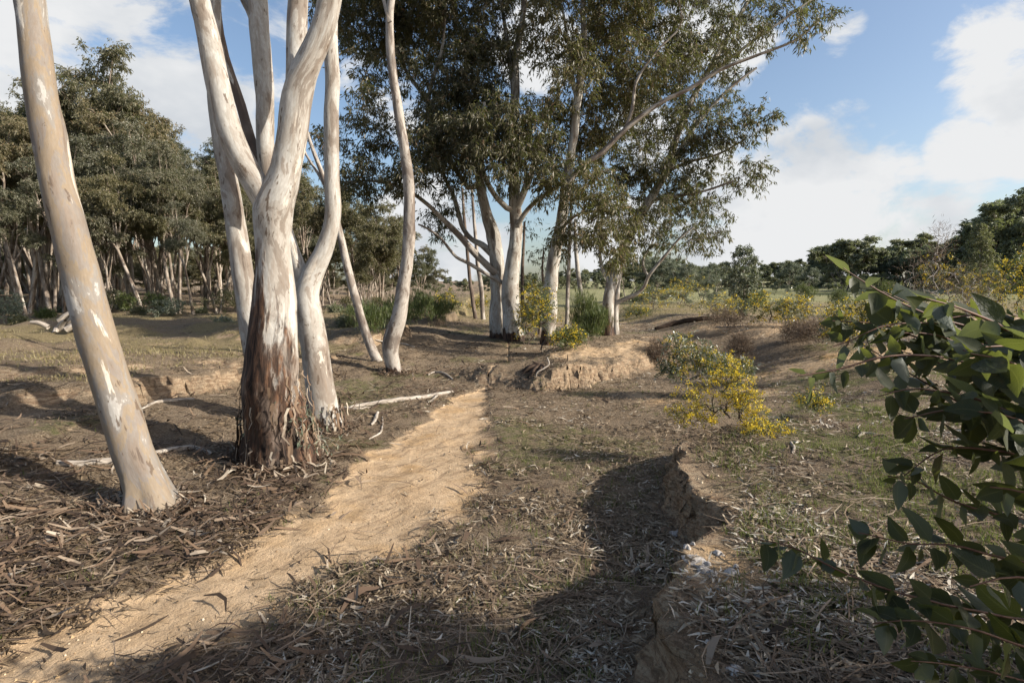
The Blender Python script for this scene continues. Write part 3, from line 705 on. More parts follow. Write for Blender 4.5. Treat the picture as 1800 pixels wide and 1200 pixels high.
photo_tree('spreading_gum_tree', 'right-leaning white gum with scorched black base and long limbs spreading over the clearing', [
    dict(pts=[(1068, 590, 20), (1068, 560, 21), (1069, 530, 20), (1076, 500, 19), (1085, 475, 18), (1094, 445, 17), (1104, 415, 17), (1120, 386, 17), (1138, 360, 15), (1150, 340, 15), (1165, 312, 13), (1180, 272, 12), (1194, 225, 11), (1214, 180, 11), (1240, 132, 9), (1265, 88, 8), (1290, 42, 7), (1316, 0, 6), (1340, -60, 4)],
         Y=16.6, Yend=17.2, rough=.85, lump=.1, flare=.25),
    dict(part='trunk', base=True, pts=[(1081, 584, 13), (1081, 550, 12), (1083, 520, 11), (1086, 495, 11), (1092, 470, 9)], Y=16.9, Yend=16.8, flare=.2),
    dict(pts=[(1152, 338, 9), (1176, 300, 9), (1200, 256, 8), (1226, 216, 7), (1252, 186, 6), (1290, 150, 5), (1330, 120, 3)], Y=16.8, Yend=16.2),
    dict(pts=[(1084, 532, 8), (1102, 524, 8), (1120, 516, 7), (1133, 503, 6), (1140, 486, 6), (1152, 470, 5), (1172, 446, 5), (1196, 418, 4), (1220, 398, 3)], Y=16.7, Yend=16.0),
    dict(pts=[(1140, 487, 5), (1130, 466, 4), (1134, 446, 4), (1146, 428, 3), (1150, 405, 2)], Y=16.5, Yend=16.8),
    dict(pts=[(1074, 502, 6), (1062, 480, 6), (1055, 450, 6), (1056, 400, 5), (1066, 350, 4)], Y=16.6, Yend=17.2),
    dict(pts=[(1172, 302, 6), (1210, 285, 5), (1260, 272, 4), (1310, 245, 3)], Y=17, Yend=16.4, bark='bark_grey'),
    dict(pts=[(1148, 352, 6), (1190, 345, 5), (1240, 335, 4), (1290, 318, 3)], Y=16.9, Yend=16.3, bark='bark_grey'),
    dict(pts=[(1238, 140, 5), (1300, 90, 5), (1370, 40, 4), (1440, -10, 3)], Y=17.1, Yend=16.6)],
    [(1130, 275, 62, 52), (1152, 190, 62, 55), (1182, 85, 60, 55), (1160, 10, 75, 32), (1232, 52, 62, 45), (1250, 165, 55, 32, 0, .8), (1300, 105, 55, 28, 0, .8), (1440, 22, 38, 24, 0, .7), (1400, 0, 50, 26, 0, .7), (1320, 20, 55, 34, 0, .7), (1215, 225, 60, 36),
     (1328, 212, 34, 34), (1282, 228, 50, 34), (1240, 268, 52, 30), (1308, 304, 42, 30), (1225, 318, 60, 28), (1246, 385, 32, 46), (1196, 352, 52, 42), (1150, 378, 44, 36), (1190, 418, 46, 28), (1228, 428, 28, 22), (1118, 330, 48, 38),
     (1110, 405, 40, 36, -.5), (1240, -70, 110, 55), (1360, -60, 90, 45)],
    16.8, seed=71, bark='bark_white', n_leaf=70, depth=1.5, leaf=(.135, .030), spacing=.275)

# thin stems standing among them
def thin_stem(pts, Y, label, bark='bark_grey', clumps=(), seed=0):
    photo_tree('thin_gum_tree', label, [dict(pts=pts, Y=Y, Yend=Y+.4, lump=.06, flare=.2)], clumps, Y, bark=bark, seed=seed, n_leaf=30, spacing=.4, leaf=(.14, .03))
thin_stem([(995, 586, 7), (997, 540, 7), (999, 490, 7), (1001, 440, 6), (1003, 390, 5), (1004, 340, 4)], 16.0, 'thin straight grey stem between the mottled trunk and the scorched trunk', clumps=[(1004, 350, 26, 24)], seed=81)
thin_stem([(1028, 566, 8), (1022, 520, 8), (1016, 480, 8), (1012, 440, 7), (1010, 390, 5)], 19.5, 'pale thin stem tilted left behind the green broom bush', 'bark_pale', [(1012, 400, 30, 24)], 82)
thin_stem([(921, 585, 7), (919, 540, 7), (918, 490, 6), (920, 440, 5), (922, 390, 4)], 18.5, 'thin dark stem just behind the white twin trunks on the wattle side', 'bark_dark', [(925, 400, 24, 24)], 83)
thin_stem([(948, 580, 5), (952, 550, 5), (957, 520, 5), (953, 480, 4), (956, 440, 3)], 17.0, 'crooked thin dark sapling stem left of the mottled slender trunk', 'bark_dark', [(955, 450, 24, 24)], 84)
thin_stem([(836, 550, 7), (830, 520, 7), (825, 480, 6), (820, 430, 6), (816, 380, 5), (812, 330, 4)], 23, 'dark thin stem, left one of a pair standing in dry grass', 'bark_dark', [(812, 340, 30, 28)], 85)
thin_stem([(849, 548, 8), (846, 510, 8), (840, 465, 7), (836, 420, 6), (832, 370, 5), (830, 330, 4)], 23.5, 'paler thin stem, right one of a pair standing in dry grass', 'bark_grey', [(832, 345, 30, 28)], 86)

# ------------------------------------------------------------------ forest trees: variants, then copies
def forest_variant(seed, H=10, spread=2.4, stems=2, leafmat='leaf_forest', low=.42, tips_k=1.0, n_leaf=44, leaf=(.17, .05), nlow=3):
    rng = np.random.default_rng(seed)
    sk = Skel(30000); tb = Tubes(); lim = []
    for s_ in range(stems):
        a = rng.uniform(0, 6.28); lean = rng.uniform(.02, .13)*H
        b = Vector((math.cos(a)*.15*(stems > 1), math.sin(a)*.15*(stems > 1), -.15))
        fork = H*(rng.uniform(.40, .58) if low > .3 else rng.uniform(.25, .4))
        p1 = b + Vector((math.cos(a)*lean*.45 + rng.normal()*.10, math.sin(a)*lean*.45 + rng.normal()*.10, fork*.5)); p2 = b + Vector((math.cos(a)*lean, math.sin(a)*lean, fork))
        r = .0135*H*rng.uniform(.7, 1.1)/(stems**.3)
        SP, SR = spline([b, p1, p2], [r*1.2, r, r*.85], .4)
        ids = sk.add_chain(SP); tb.add(SP, SR, 8, lump=.1, seed=seed+s_, flare=.25)
        for q in range(rng.integers(3, 6)):
            a2 = a + rng.uniform(-2.4, 2.4); out = spread*rng.uniform(.2, .8); top = H*rng.uniform(.70, 1.0)
            e_ = p2 + Vector((math.cos(a2)*out, math.sin(a2)*out, top-fork))
            mid = p2.lerp(e_, .5) + Vector((math.cos(a2)*out*.12 + rng.normal()*.15, math.sin(a2)*out*.12 + rng.normal()*.15, -.02*H))
            LP, LR = spline([p2, mid, e_], [r*.62, r*.40, r*.12], .4)
            mids = sk.add_chain(LP, int(ids[-1])); tb.add(LP, LR, 6, lump=.08, seed=seed+q); lim.append(e_)
            for w_ in range(2):
                f_ = rng.uniform(.35, .8); st = Vector(LP[int(f_*(len(LP)-1))]); a3 = a2 + rng.uniform(-1.6, 1.6)
                e2 = st + Vector((math.cos(a3)*spread*rng.uniform(.25, .55), math.sin(a3)*spread*rng.uniform(.25, .55), H*rng.uniform(.04, .16))); lim.append(e2)
                QP, QR = spline([st, st.lerp(e2, .5)+Vector((0, 0, .12)), e2], [r*.34, r*.24, r*.09], .4)
                sk.add_chain(QP, int(mids[int(f_*(len(LP)-1))])); tb.add(QP, QR, 5)
    T = []
    for e_ in lim:
        k = rng.uniform(.5, 1.05)*H/10
        T.append(ell_targets(rng, tuple(e_), (.72*k, .72*k, .40*k), max(4, int(7*tips_k))))
    for q in range(int(stems*1.5 + nlow)):
        a = rng.uniform(0, 6.28); z = H*rng.uniform(low, .85); o = spread*rng.uniform(.3, 1.0)
        k = rng.uniform(.5, .9)*H/10
        T.append(ell_targets(rng, (math.cos(a)*o, math.sin(a)*o, z), (.8*k, .8*k, .32*k), max(4, int(7*tips_k))))
    tips = sk.grow(np.concatenate(T), rng, seg=.5, wig=.07); sk.radii(.006, .45)
    bw = make_branchwork(sk, None, 'branchwork', MAT['bark_far'], 3, .05)
    pos, dr, L, W = spray(tips, sk, rng, n_leaf, .42, leaf[0], leaf[1], droop=.9)
    return tb.mesh('trunk', MAT['bark_far']), bw, leaves_mesh('crown', pos, dr, L, W, MAT[leafmat], seed)

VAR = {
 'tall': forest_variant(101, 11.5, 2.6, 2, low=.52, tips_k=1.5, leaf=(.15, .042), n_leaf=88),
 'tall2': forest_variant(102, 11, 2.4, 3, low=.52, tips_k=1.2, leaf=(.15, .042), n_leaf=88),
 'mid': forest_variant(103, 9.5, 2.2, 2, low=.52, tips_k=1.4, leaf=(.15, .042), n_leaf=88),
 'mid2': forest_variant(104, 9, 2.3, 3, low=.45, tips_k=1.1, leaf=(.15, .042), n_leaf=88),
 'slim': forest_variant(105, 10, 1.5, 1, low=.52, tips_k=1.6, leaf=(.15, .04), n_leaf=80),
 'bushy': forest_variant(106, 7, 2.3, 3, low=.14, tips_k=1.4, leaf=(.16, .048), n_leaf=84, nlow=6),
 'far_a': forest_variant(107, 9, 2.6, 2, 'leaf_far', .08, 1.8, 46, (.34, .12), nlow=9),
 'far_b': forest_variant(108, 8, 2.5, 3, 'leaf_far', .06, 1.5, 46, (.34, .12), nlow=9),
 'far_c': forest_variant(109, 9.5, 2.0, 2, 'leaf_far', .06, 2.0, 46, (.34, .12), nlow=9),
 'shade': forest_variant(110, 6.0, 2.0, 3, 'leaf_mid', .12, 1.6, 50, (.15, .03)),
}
def put_tree(kind, x, y, s, rot, label, group, name='gum_tree', sz=None):
    t, b, cme = VAR[kind]
    r = empty(name, (x, y, hz(x, y)), label, 'tree', group)
    r.rotation_euler = (0, 0, rot); r.scale = (s, s, sz or s)
    for nm, me in (('trunk', t), ('branchwork', b), ('crown', cme)):
        o = obj(nm, me, r, True)
        if nm == 'branchwork': o['kind'] = 'stuff'
    return r
VH = dict(tall=11.5, tall2=11, mid=9.5, mid2=9, slim=10, bushy=7, far_a=9, far_b=8, far_c=9.5, shade=6)
GL = dict(tall='tall gum with an open layered crown in the dense wood across the clearing', tall2='tall many-stemmed gum in the dense wood across the clearing',
          mid='middle-sized gum with two leaning stems in the dense wood across the clearing', mid2='bushy-crowned gum with several stems in the dense wood across the clearing',
          slim='slim single-stemmed gum in the dense wood across the clearing', bushy='low bushy gum thicket tree in the dense wood across the clearing')
rr = random.Random(5)
def top_tree(kind, px, py_top, Y, label=None, group='gum trees of the left wood', name='gum_tree', wide=1.0):
    p = at(px, py_top, Y); g0 = hz(p.x, Y); s = (p.z-g0)/VH[kind]*1.04
    return put_tree(kind, p.x, Y, s*wide, rr.uniform(0, 6.28), label or GL[kind], group, name, s)
FRONT = {('tall2', 130): 'tallest gum of the left wood, its domed crown rising behind the leaning trunk', ('tall', 215): 'tall gum whose crown stands just right of the tallest dome in the left wood', ('mid2', 285): 'gum of the left wood midway between the leaning trunk and the white gum',
         ('tall2', 345): 'tall many-stemmed gum of the left wood showing just beside the white gum', ('slim', 372): 'slim pale-stemmed gum of the left wood close beside the white gum', ('tall', 20): 'tall gum of the left wood standing over the bleached wood heap',
         ('bushy', 170): 'low bushy gum at the front of the left wood, right beside the leaning trunk', ('mid2', 545): 'gum of the left wood seen between the white gum and the elbowed gum', ('tall2', 610): 'gum of the left wood seen right behind the thin leaning stem',
         ('mid2', 665): 'gum of the left wood seen between the thin leaning stem and the S-curved trunk', ('bushy', 640): 'low bushy gum behind the foot of the thin leaning stem', ('mid', 708): 'gum of the left wood right behind the S-curved trunk', ('bushy', 735): 'low bushy gum past the S-curved trunk, over the green broom',
         ('bushy', 760): 'small rounded gum ending the left wood at the open sky gap', ('slim', 30): 'slim gum standing forward beside the bleached wood heap', ('slim', 330): 'slim gum standing forward in the clearing just off the white gum', ('bushy', 450): 'low bushy gum hidden behind the white gum stems'}
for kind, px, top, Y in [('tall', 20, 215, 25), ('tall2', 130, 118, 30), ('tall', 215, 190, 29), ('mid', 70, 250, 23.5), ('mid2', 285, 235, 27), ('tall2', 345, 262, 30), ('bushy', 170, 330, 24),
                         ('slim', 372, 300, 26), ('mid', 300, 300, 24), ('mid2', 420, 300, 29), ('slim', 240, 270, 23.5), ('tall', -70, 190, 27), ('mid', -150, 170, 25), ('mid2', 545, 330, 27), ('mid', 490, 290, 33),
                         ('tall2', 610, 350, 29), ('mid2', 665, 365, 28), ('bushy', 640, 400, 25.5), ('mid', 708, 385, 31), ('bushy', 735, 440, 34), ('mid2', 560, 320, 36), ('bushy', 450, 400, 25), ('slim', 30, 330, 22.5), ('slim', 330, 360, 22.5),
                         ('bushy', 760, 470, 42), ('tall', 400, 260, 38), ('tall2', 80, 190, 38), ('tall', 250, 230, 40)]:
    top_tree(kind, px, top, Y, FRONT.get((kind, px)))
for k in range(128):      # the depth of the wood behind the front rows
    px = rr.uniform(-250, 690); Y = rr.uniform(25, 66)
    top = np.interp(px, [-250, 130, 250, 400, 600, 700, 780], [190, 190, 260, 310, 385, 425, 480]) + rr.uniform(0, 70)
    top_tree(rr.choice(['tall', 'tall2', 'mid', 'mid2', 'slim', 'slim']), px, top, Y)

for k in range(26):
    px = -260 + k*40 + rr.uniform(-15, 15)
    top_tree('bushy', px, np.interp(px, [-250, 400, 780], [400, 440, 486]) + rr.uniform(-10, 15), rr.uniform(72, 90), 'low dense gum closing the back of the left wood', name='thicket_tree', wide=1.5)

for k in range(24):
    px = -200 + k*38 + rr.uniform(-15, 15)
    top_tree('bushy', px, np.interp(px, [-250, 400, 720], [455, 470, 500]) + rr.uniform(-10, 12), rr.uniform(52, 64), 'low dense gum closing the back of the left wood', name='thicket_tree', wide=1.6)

# far trees beyond the paddock
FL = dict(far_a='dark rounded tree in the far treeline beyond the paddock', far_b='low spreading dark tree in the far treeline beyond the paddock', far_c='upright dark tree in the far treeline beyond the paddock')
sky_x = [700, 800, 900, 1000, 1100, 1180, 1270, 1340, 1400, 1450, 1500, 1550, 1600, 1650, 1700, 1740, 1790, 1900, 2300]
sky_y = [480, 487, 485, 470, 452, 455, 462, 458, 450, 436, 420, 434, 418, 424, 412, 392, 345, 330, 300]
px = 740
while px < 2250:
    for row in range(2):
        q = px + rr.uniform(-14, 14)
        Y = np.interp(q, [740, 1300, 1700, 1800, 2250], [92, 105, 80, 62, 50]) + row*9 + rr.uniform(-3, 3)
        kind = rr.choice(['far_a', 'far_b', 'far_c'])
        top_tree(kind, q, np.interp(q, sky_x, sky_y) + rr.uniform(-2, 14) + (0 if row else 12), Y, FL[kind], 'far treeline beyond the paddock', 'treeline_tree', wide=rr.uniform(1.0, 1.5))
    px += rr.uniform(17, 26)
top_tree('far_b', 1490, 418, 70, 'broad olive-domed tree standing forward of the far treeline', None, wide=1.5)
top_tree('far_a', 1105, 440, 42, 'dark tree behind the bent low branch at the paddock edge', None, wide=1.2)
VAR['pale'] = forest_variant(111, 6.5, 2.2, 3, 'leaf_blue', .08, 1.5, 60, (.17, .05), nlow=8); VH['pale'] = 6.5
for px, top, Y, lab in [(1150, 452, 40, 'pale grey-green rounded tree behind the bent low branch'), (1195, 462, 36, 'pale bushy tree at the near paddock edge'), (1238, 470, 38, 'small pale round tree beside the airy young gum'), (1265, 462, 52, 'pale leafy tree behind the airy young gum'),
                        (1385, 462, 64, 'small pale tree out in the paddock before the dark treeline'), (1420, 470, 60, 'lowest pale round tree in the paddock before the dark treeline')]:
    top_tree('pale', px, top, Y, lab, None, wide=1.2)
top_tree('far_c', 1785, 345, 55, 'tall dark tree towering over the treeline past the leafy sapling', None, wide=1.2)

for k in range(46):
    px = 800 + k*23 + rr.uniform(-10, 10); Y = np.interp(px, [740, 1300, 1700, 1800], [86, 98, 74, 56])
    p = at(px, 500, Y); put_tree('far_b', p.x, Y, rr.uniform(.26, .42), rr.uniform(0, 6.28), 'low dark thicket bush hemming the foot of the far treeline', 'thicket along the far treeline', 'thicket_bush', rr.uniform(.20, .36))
# the trees on the camera's right that shade the foreground
top_lab = 'bushy gum sapling tree outside the clearing, throwing shade over the foreground'
SHADE = [(3.30, .80, .36, 2.0), (3.0, 1.15, .32, .7)]
for x_, y_, s_, r_ in SHADE:
    put_tree('shade', x_, y_, s_, r_, top_lab, 'gums shading the foreground')

# conical dark tree and young pale gum at the paddock
def special_tree(name, label, px, py_top, Y, shape, leafmat, leaf, seed, n_tip=260, n_leaf=40):
    rng = np.random.default_rng(seed)
    p = at(px, py_top, Y); g0 = hz(p.x, Y); H = p.z-g0
    root = empty(name, (p.x, Y, g0), label, 'tree')
    sk = Skel(20000); tb = Tubes()
    SP, SR = spline([(0, 0, -.1), (.03*H, .01*H, H*.35), (0, 0, H*.7), (.01*H, 0, H*.96)], [.018*H, .014*H, .008*H, .002*H], .3)
    sk.add_chain(SP); tb.add(SP, SR, 8, lump=.06, seed=seed)
    u = rng.uniform(0, 1, n_tip); a = rng.uniform(0, 6.28, n_tip)
    rad = np.array([shape(q) for q in u])*H*np.sqrt(rng.uniform(.25, 1, n_tip))*(1+.25*rng.normal(size=n_tip))
    T = np.stack([np.cos(a)*rad, np.sin(a)*rad, H*u], -1)
    tips = sk.grow(T, rng, seg=.4, up=.3); sk.radii(.005)
    obj('trunk', tb.mesh('trunk', MAT['bark_far']), root, True)
    tag(obj('branchwork', make_branchwork(sk, None, 'branchwork', MAT['bark_far'], 3, .04), root, True), kind='stuff')
    pos, dr, L, W = spray(tips, sk, rng, n_leaf, .055*H, leaf[0], leaf[1], droop=.5)
    obj('crown', leaves_mesh('crown', pos, dr, L, W, MAT[leafmat], seed), root, True)
special_tree('cypress_tree', 'dark conical pine-like tree in front of the far treeline', 1726, 396, 52, lambda u: .26*(1-u)**.8+.02 if u > .08 else .05, 'leaf_far', (.22, .07), 201)
special_tree('young_gum_tree', 'airy pale-leaved young gum among the yellow wattles', 1308, 436, 21, lambda u: .24*math.sin(math.pi*min(1, max(0, (u-.12)/.95)))**.8+.01, 'leaf_blue', (.13, .04), 202, 150, 36)

# ------------------------------------------------------------------ shrubs
def shrub(name, label, base, lumps, seed, leafmat, leaf, n_tip=60, n_leaf=24, flower=0.0, fl_mat='flower', fsize=.022, reach=.14, droop=.2, group=None, cat='shrub', stem_mat='bark_dark', stem_r=.004, up=.2, fl_n=22, upright=False):
    """lumps: list of (offset, radii) ellipsoids relative to base; flower = share of twig tips that bloom"""
    rng = np.random.default_rng(seed)
    root = empty(name, base, label, cat, group)
    sk = Skel(20000)
    n0 = 4
    for q in range(n0):
        a = q*6.28/n0 + rng.uniform(0, 1)
        sk.add_chain(np.array([[.02*math.cos(a), .02*math.sin(a), -.04], [.05*math.cos(a), .05*math.sin(a), .08]]))
    k = max(1, n_tip//len(lumps))
    T = np.concatenate([ell_targets(rng, o, r, k, .2) for o, r in lumps])
    T[:, 2] = np.maximum(T[:, 2], .03)
    tips = sk.grow(T, rng, seg=.12, up=up, wig=.10); sk.radii(stem_r, .42)
    obj('stem', make_branchwork(sk, None, 'stem', MAT[stem_mat], 4, .03), root, True)
    if n_leaf:
        pos, dr, L, W = spray(tips, sk, rng, n_leaf, reach, leaf[0], leaf[1], droop=droop)
        if upright: dr = dr*np.array([.35, .35, 0])+np.array([0, 0, 1.0])
        obj('foliage', leaves_mesh('foliage', pos, dr, L, W, MAT[leafmat], seed), root, True)
    if flower > 0:
        ft = rng.permutation(tips)[:max(2, int(len(tips)*flower))]
        pos, dr, L, W = spray(ft, sk, rng, fl_n, reach*.95, fsize, fsize*.9, droop=0, arms=3)
        obj('blossom', leaves_mesh('blossom', pos, rng.normal(size=dr.shape), L, W, MAT[fl_mat], seed+1), root, True)
    return root
def px_shrub(name, label, px, pyb, pyt, hw, seed, Y=None, **kw):
    b = ground_at(px, pyb) if Y is None else Vector((at(px, pyb, Y).x, Y, hz(at(px, pyb, Y).x, Y)))
    k = b.y/1000.0; Hh = max(.15, at(px, pyt, b.y).z - b.z); w = hw*k
    rg = random.Random(seed)
    lumps = [((rg.uniform(-.5, .5)*w, rg.uniform(-.5, .5)*w, Hh*rg.uniform(.35, .75)), (w*rg.uniform(.45, .7), w*rg.uniform(.45, .7), Hh*rg.uniform(.22, .32))) for _ in range(5)]
    lumps.append(((0, 0, Hh*.45), (w*.9, w*.8, Hh*.4)))
    return shrub(name, label, b, lumps, seed, **kw)

# the two in front on the right bank
b = ground_at(1210, 700)
shrub('leafy_wattle_bush', 'open bush with pale glossy leaves and scattered yellow bloom on the right bank', b,
      [((-.16, 0, .80), (.22, .2, .2)), ((.08, .05, .70), (.30, .25, .2)), ((-.2, 0, .45), (.22, .2, .16)), ((.4, -.05, .55), (.35, .25, .16)), ((.2, 0, .42), (.45, .25, .14)), ((.68, -.1, .46), (.22, .2, .13))],
      301, 'leaf_gloss', (.060, .019), n_tip=170, n_leaf=20, flower=.40, fsize=.017, reach=.13, fl_n=40, stem_mat='bark_grey', stem_r=.0035)
b = ground_at(1292, 752)
shrub('golden_wattle_bush', 'low golden wattle thick with yellow bloom at the edge of the right bank', b,
      [((.02, 0, .30), (.16, .16, .26)), ((.10, -.05, .22), (.14, .14, .2)), ((-.25, .05, .25), (.3, .25, .2)), ((-.05, .1, .5), (.14, .14, .14)), ((-.4, 0, .12), (.25, .2, .1)), ((.12, -.3, .06), (.2, .15, .05))],
      302, 'leaf_broom', (.028, .004), n_tip=260, n_leaf=22, flower=.55, fsize=.013, reach=.09, fl_n=46, stem_r=.0022)
b = ground_at(1425, 735)
shrub('wattle_sprig', 'small drooping yellow wattle sprig against the big-leaved sapling', b, [((0, 0, .2), (.16, .12, .1)), ((.1, 0, .12), (.12, .1, .07))], 303, 'leaf_broom', (.05, .008), n_tip=26, n_leaf=16, flower=.7, fsize=.014, reach=.09, fl_n=30)

WL = [ # px, base, top, half width, label
 (948, 622, 505, 34, 'tall thin yellow wattle between the white twin trunks and the mottled trunk', .45),
 (925, 612, 545, 24, 'smaller yellow wattle hugging the white twin trunks', .5),
 (1000, 615, 585, 26, 'low sprawling yellow wattle at the foot of the mottled trunk', .35),
 (1150, 548, 512, 40, 'orange-yellow wattle nearest the bent low branch', .45),
 (1215, 545, 498, 44, 'bright yellow wattle left of the airy young gum', .6),
 (1262, 562, 520, 46, 'yellow wattle in front of the airy young gum', .45),
 (1350, 572, 528, 42, 'yellow wattle right of the airy young gum', .5),
 (1395, 575, 530, 34, 'yellow wattle with sparse bloom beside the dead brown bush', .45),
 (1120, 560, 540, 26, 'low ragged wattle behind the small log', .3),
 (1480, 625, 552, 42, 'yellow wattle seen through the top of the big-leaved sapling', .5),
 (1540, 650, 545, 40, 'yellow wattle behind the middle of the big-leaved sapling', .5),
 (1650, 560, 465, 46, 'yellow wattle growing up through the bare dead shrub', .5),
 (1770, 600, 472, 60, 'tall yellow wattle behind the right side of the big-leaved sapling', .6),
 (1730, 570, 500, 40, 'round yellow wattle beyond the big-leaved sapling', .5),
 (845, 552, 525, 20, 'far yellow wattle by the pair of thin stems', .5), (905, 548, 520, 24, 'far yellow wattle glimpsed behind the white twin trunks', .5),
 (790, 556, 520, 28, 'dull yellow wattle among green broom at the wood edge', .35)]
for i, (px, pb, pt, hw, lab, fl) in enumerate(WL):
    px_shrub('wattle_bush', lab, px, pb, pb-(pb-pt)*1.4, hw*1.15, 320+i, leafmat='leaf_gloss' if i % 2 else 'leaf_broom', leaf=(.07, .016), n_tip=110, n_leaf=18, flower=fl, fsize=.030, reach=.16, fl_n=20, group='wattle bushes in flower', droop=.2)
for i, (px, pb, pt, hw, lab) in enumerate([(735, 572, 515, 34, 'bright green broom bush at the edge of the wood'), (690, 575, 525, 40, 'dull olive broom bush beside the S-curved trunk'), (770, 565, 528, 30, 'small green broom bush in the dry grass'),
        (1022, 600, 510, 24, 'feathery green broom bush left of the scorched trunk'), (1045, 598, 545, 20, 'small feathery broom at the scorched trunk'), (1130, 535, 495, 30, 'green broom bush behind the bent low branch'), (1160, 530, 500, 30, 'broad olive broom at the paddock edge'),
        (1420, 540, 500, 20, 'upright green broom in the paddock grass'), (1470, 540, 508, 22, 'low green broom in the paddock grass'), (1562, 545, 492, 24, 'bushy green broom behind the sapling tip'), (1330, 540, 512, 16, 'tiny broom in the paddock grass'),
        (640, 585, 535, 40, 'dark green understory bush at the wood edge behind the thin leaning stem')]):
    px_shrub('broom_bush', lab, px, pb, pt, hw, 360+i, leafmat='leaf_broom', leaf=(.14, .010), n_tip=90, n_leaf=40, reach=.2, droop=0, upright=True, group='green broom bushes')
for i, (px, pb, pt, hw, lab) in enumerate([(1275, 582, 545, 40, 'brown dead bush below the yellow wattles'), (1300, 632, 588, 24, 'grey dry tussock bush on bare ground'), (1440, 610, 552, 42, 'tangled dead brown bush left of the big-leaved sapling'), (1395, 600, 565, 34, 'low dead twiggy bush in front of the wattles'), (1160, 640, 600, 24, 'dead twigs under the leafy wattle')]):
    px_shrub('dead_bush', lab, px, pb, pt, hw, 380+i, leafmat='dry_twig', leaf=(.11, .006), n_tip=120, n_leaf=26, reach=.16, droop=-.2, stem_mat='bark_dark', stem_r=.003, group='dead bushes')
# bare dead shrub standing above the sapling
b = Vector((at(1650, 600, 9.0).x, 9.0, 0)); b.z = hz(b.x, b.y)
shrub('bare_dead_shrub', 'bare leafless grey shrub with upright twigs behind the big-leaved sapling', b, [((-.35, 0, 1.35), (.35, .3, .45)), ((.2, 0, 1.3), (.4, .3, .4)), ((.55, 0, 1.1), (.3, .3, .35)), ((-.1, 0, 1.9), (.12, .1, .3))], 395, 'dry_twig', (.1, .005), n_tip=150, n_leaf=14, reach=.18, droop=-.5, stem_r=.0035, stem_mat='bark_grey')
# understory along the wood
for i in range(26):
    px = -60 + i*33 + rr.uniform(-22, 22)
    Yv = rr.uniform(17.5, 28)
    x_ = at(px, 580, Yv).x
    hh = rr.choice([.2, .3, .5, .8, 1.1])*rr.uniform(.8, 1.2)
    shrub('understory_bush', 'low grey-green bush under the gums of the left wood', (x_, Yv, hz(x_, Yv)), [((0, 0, hh*.5), (hh*.9, hh*.7, hh*.45)), ((.3*hh, 0, hh*.6), (hh*.5, hh*.5, hh*.35))], 400+i,
          rr.choice(['leaf_blue', 'leaf_broom', 'leaf_forest', 'leaf_far']), (.11, .030), n_tip=44, n_leaf=30, reach=.2, group='understory bushes of the left wood')

# sprouts at the foot of the big white gum
b = ground_at(505, 812)
shrub('leafy_sprout', 'wiry sprouts with small grey-green leaves against the rusty bark base', b, [((-.12, -.06, .55), (.22, .10, .16)), ((.08, -.08, .40), (.25, .10, .2)), ((.25, 0, .22), (.2, .12, .15)), ((-.25, 0, .35), (.15, .12, .2))], 440, 'leaf_blue', (.062, .015), n_tip=70, n_leaf=5, reach=.08, droop=.5, stem_r=.0016, cat='plant', stem_mat='bark_grey')

# ------------------------------------------------------------------ shredded bark on the base of the big gum
def bark_flakes(parent, cx, cy, r, z0, z1, n, seed):
    rng = np.random.default_rng(seed)
    th = rng.uniform(0, 6.28, n); z = z0 + (z1-z0)*rng.uniform(0, 1, n)**1.4
    L = rng.uniform(.06, .34, n); W = rng.uniform(.006, .030, n)
    rr_ = r*(1.12-.22*(z-z0)/(z1-z0)) + .03*rng.normal(size=n)*.5
    o = np.stack([np.cos(th), np.sin(th), np.zeros(n)], -1); t = np.stack([-np.sin(th), np.cos(th), np.zeros(n)], -1)
    P0 = np.array([cx, cy, 0]) + o*rr_[:, None]; P0[:, 2] = z
    rows = []
    for k, u in enumerate((0, .35, .7, 1.0)):
        lift = rng.uniform(0, .05, n)*u**2 + .006
        c_ = P0 + o*lift[:, None] - np.array([0, 0, 1])*(L*u)[:, None] + t*((rng.normal(size=n)*.012 + np.sin(th*57)*.10*u*L))[:, None]
        w = W*(1-.5*u)
        rows.append(np.stack([c_-t*w[:, None]*.5, c_+o*.004+t*w[:, None]*.5], 1))
    v = np.stack(rows, 1).reshape(-1, 3)
    bse = np.arange(n)[:, None]*8
    f = np.concatenate([bse+np.array([2*k, 2*k+1, 2*k+3, 2*k+2]) for k in range(3)])
    me = mesh_np('peeling_bark', v, f, MAT['bark_litter'], dict(rnd=np.repeat(rng.uniform(0, 1, n)**1.3, 8)))
    tag(obj('peeling_bark', me, parent), kind='stuff')
wg = [o for o in COL.objects if o.name == 'white_gum_tree'][0]
bark_flakes(wg, wg.location.x, wg.location.y, .31, wg.location.z+.10, wg.location.z+.85, 260, 5)
eg = [o for o in COL.objects if o.name == 'elbowed_gum_tree'][0]
bark_flakes(eg, eg.location.x, eg.location.y, .215, eg.location.z+.06, eg.location.z+.36, 120, 6)

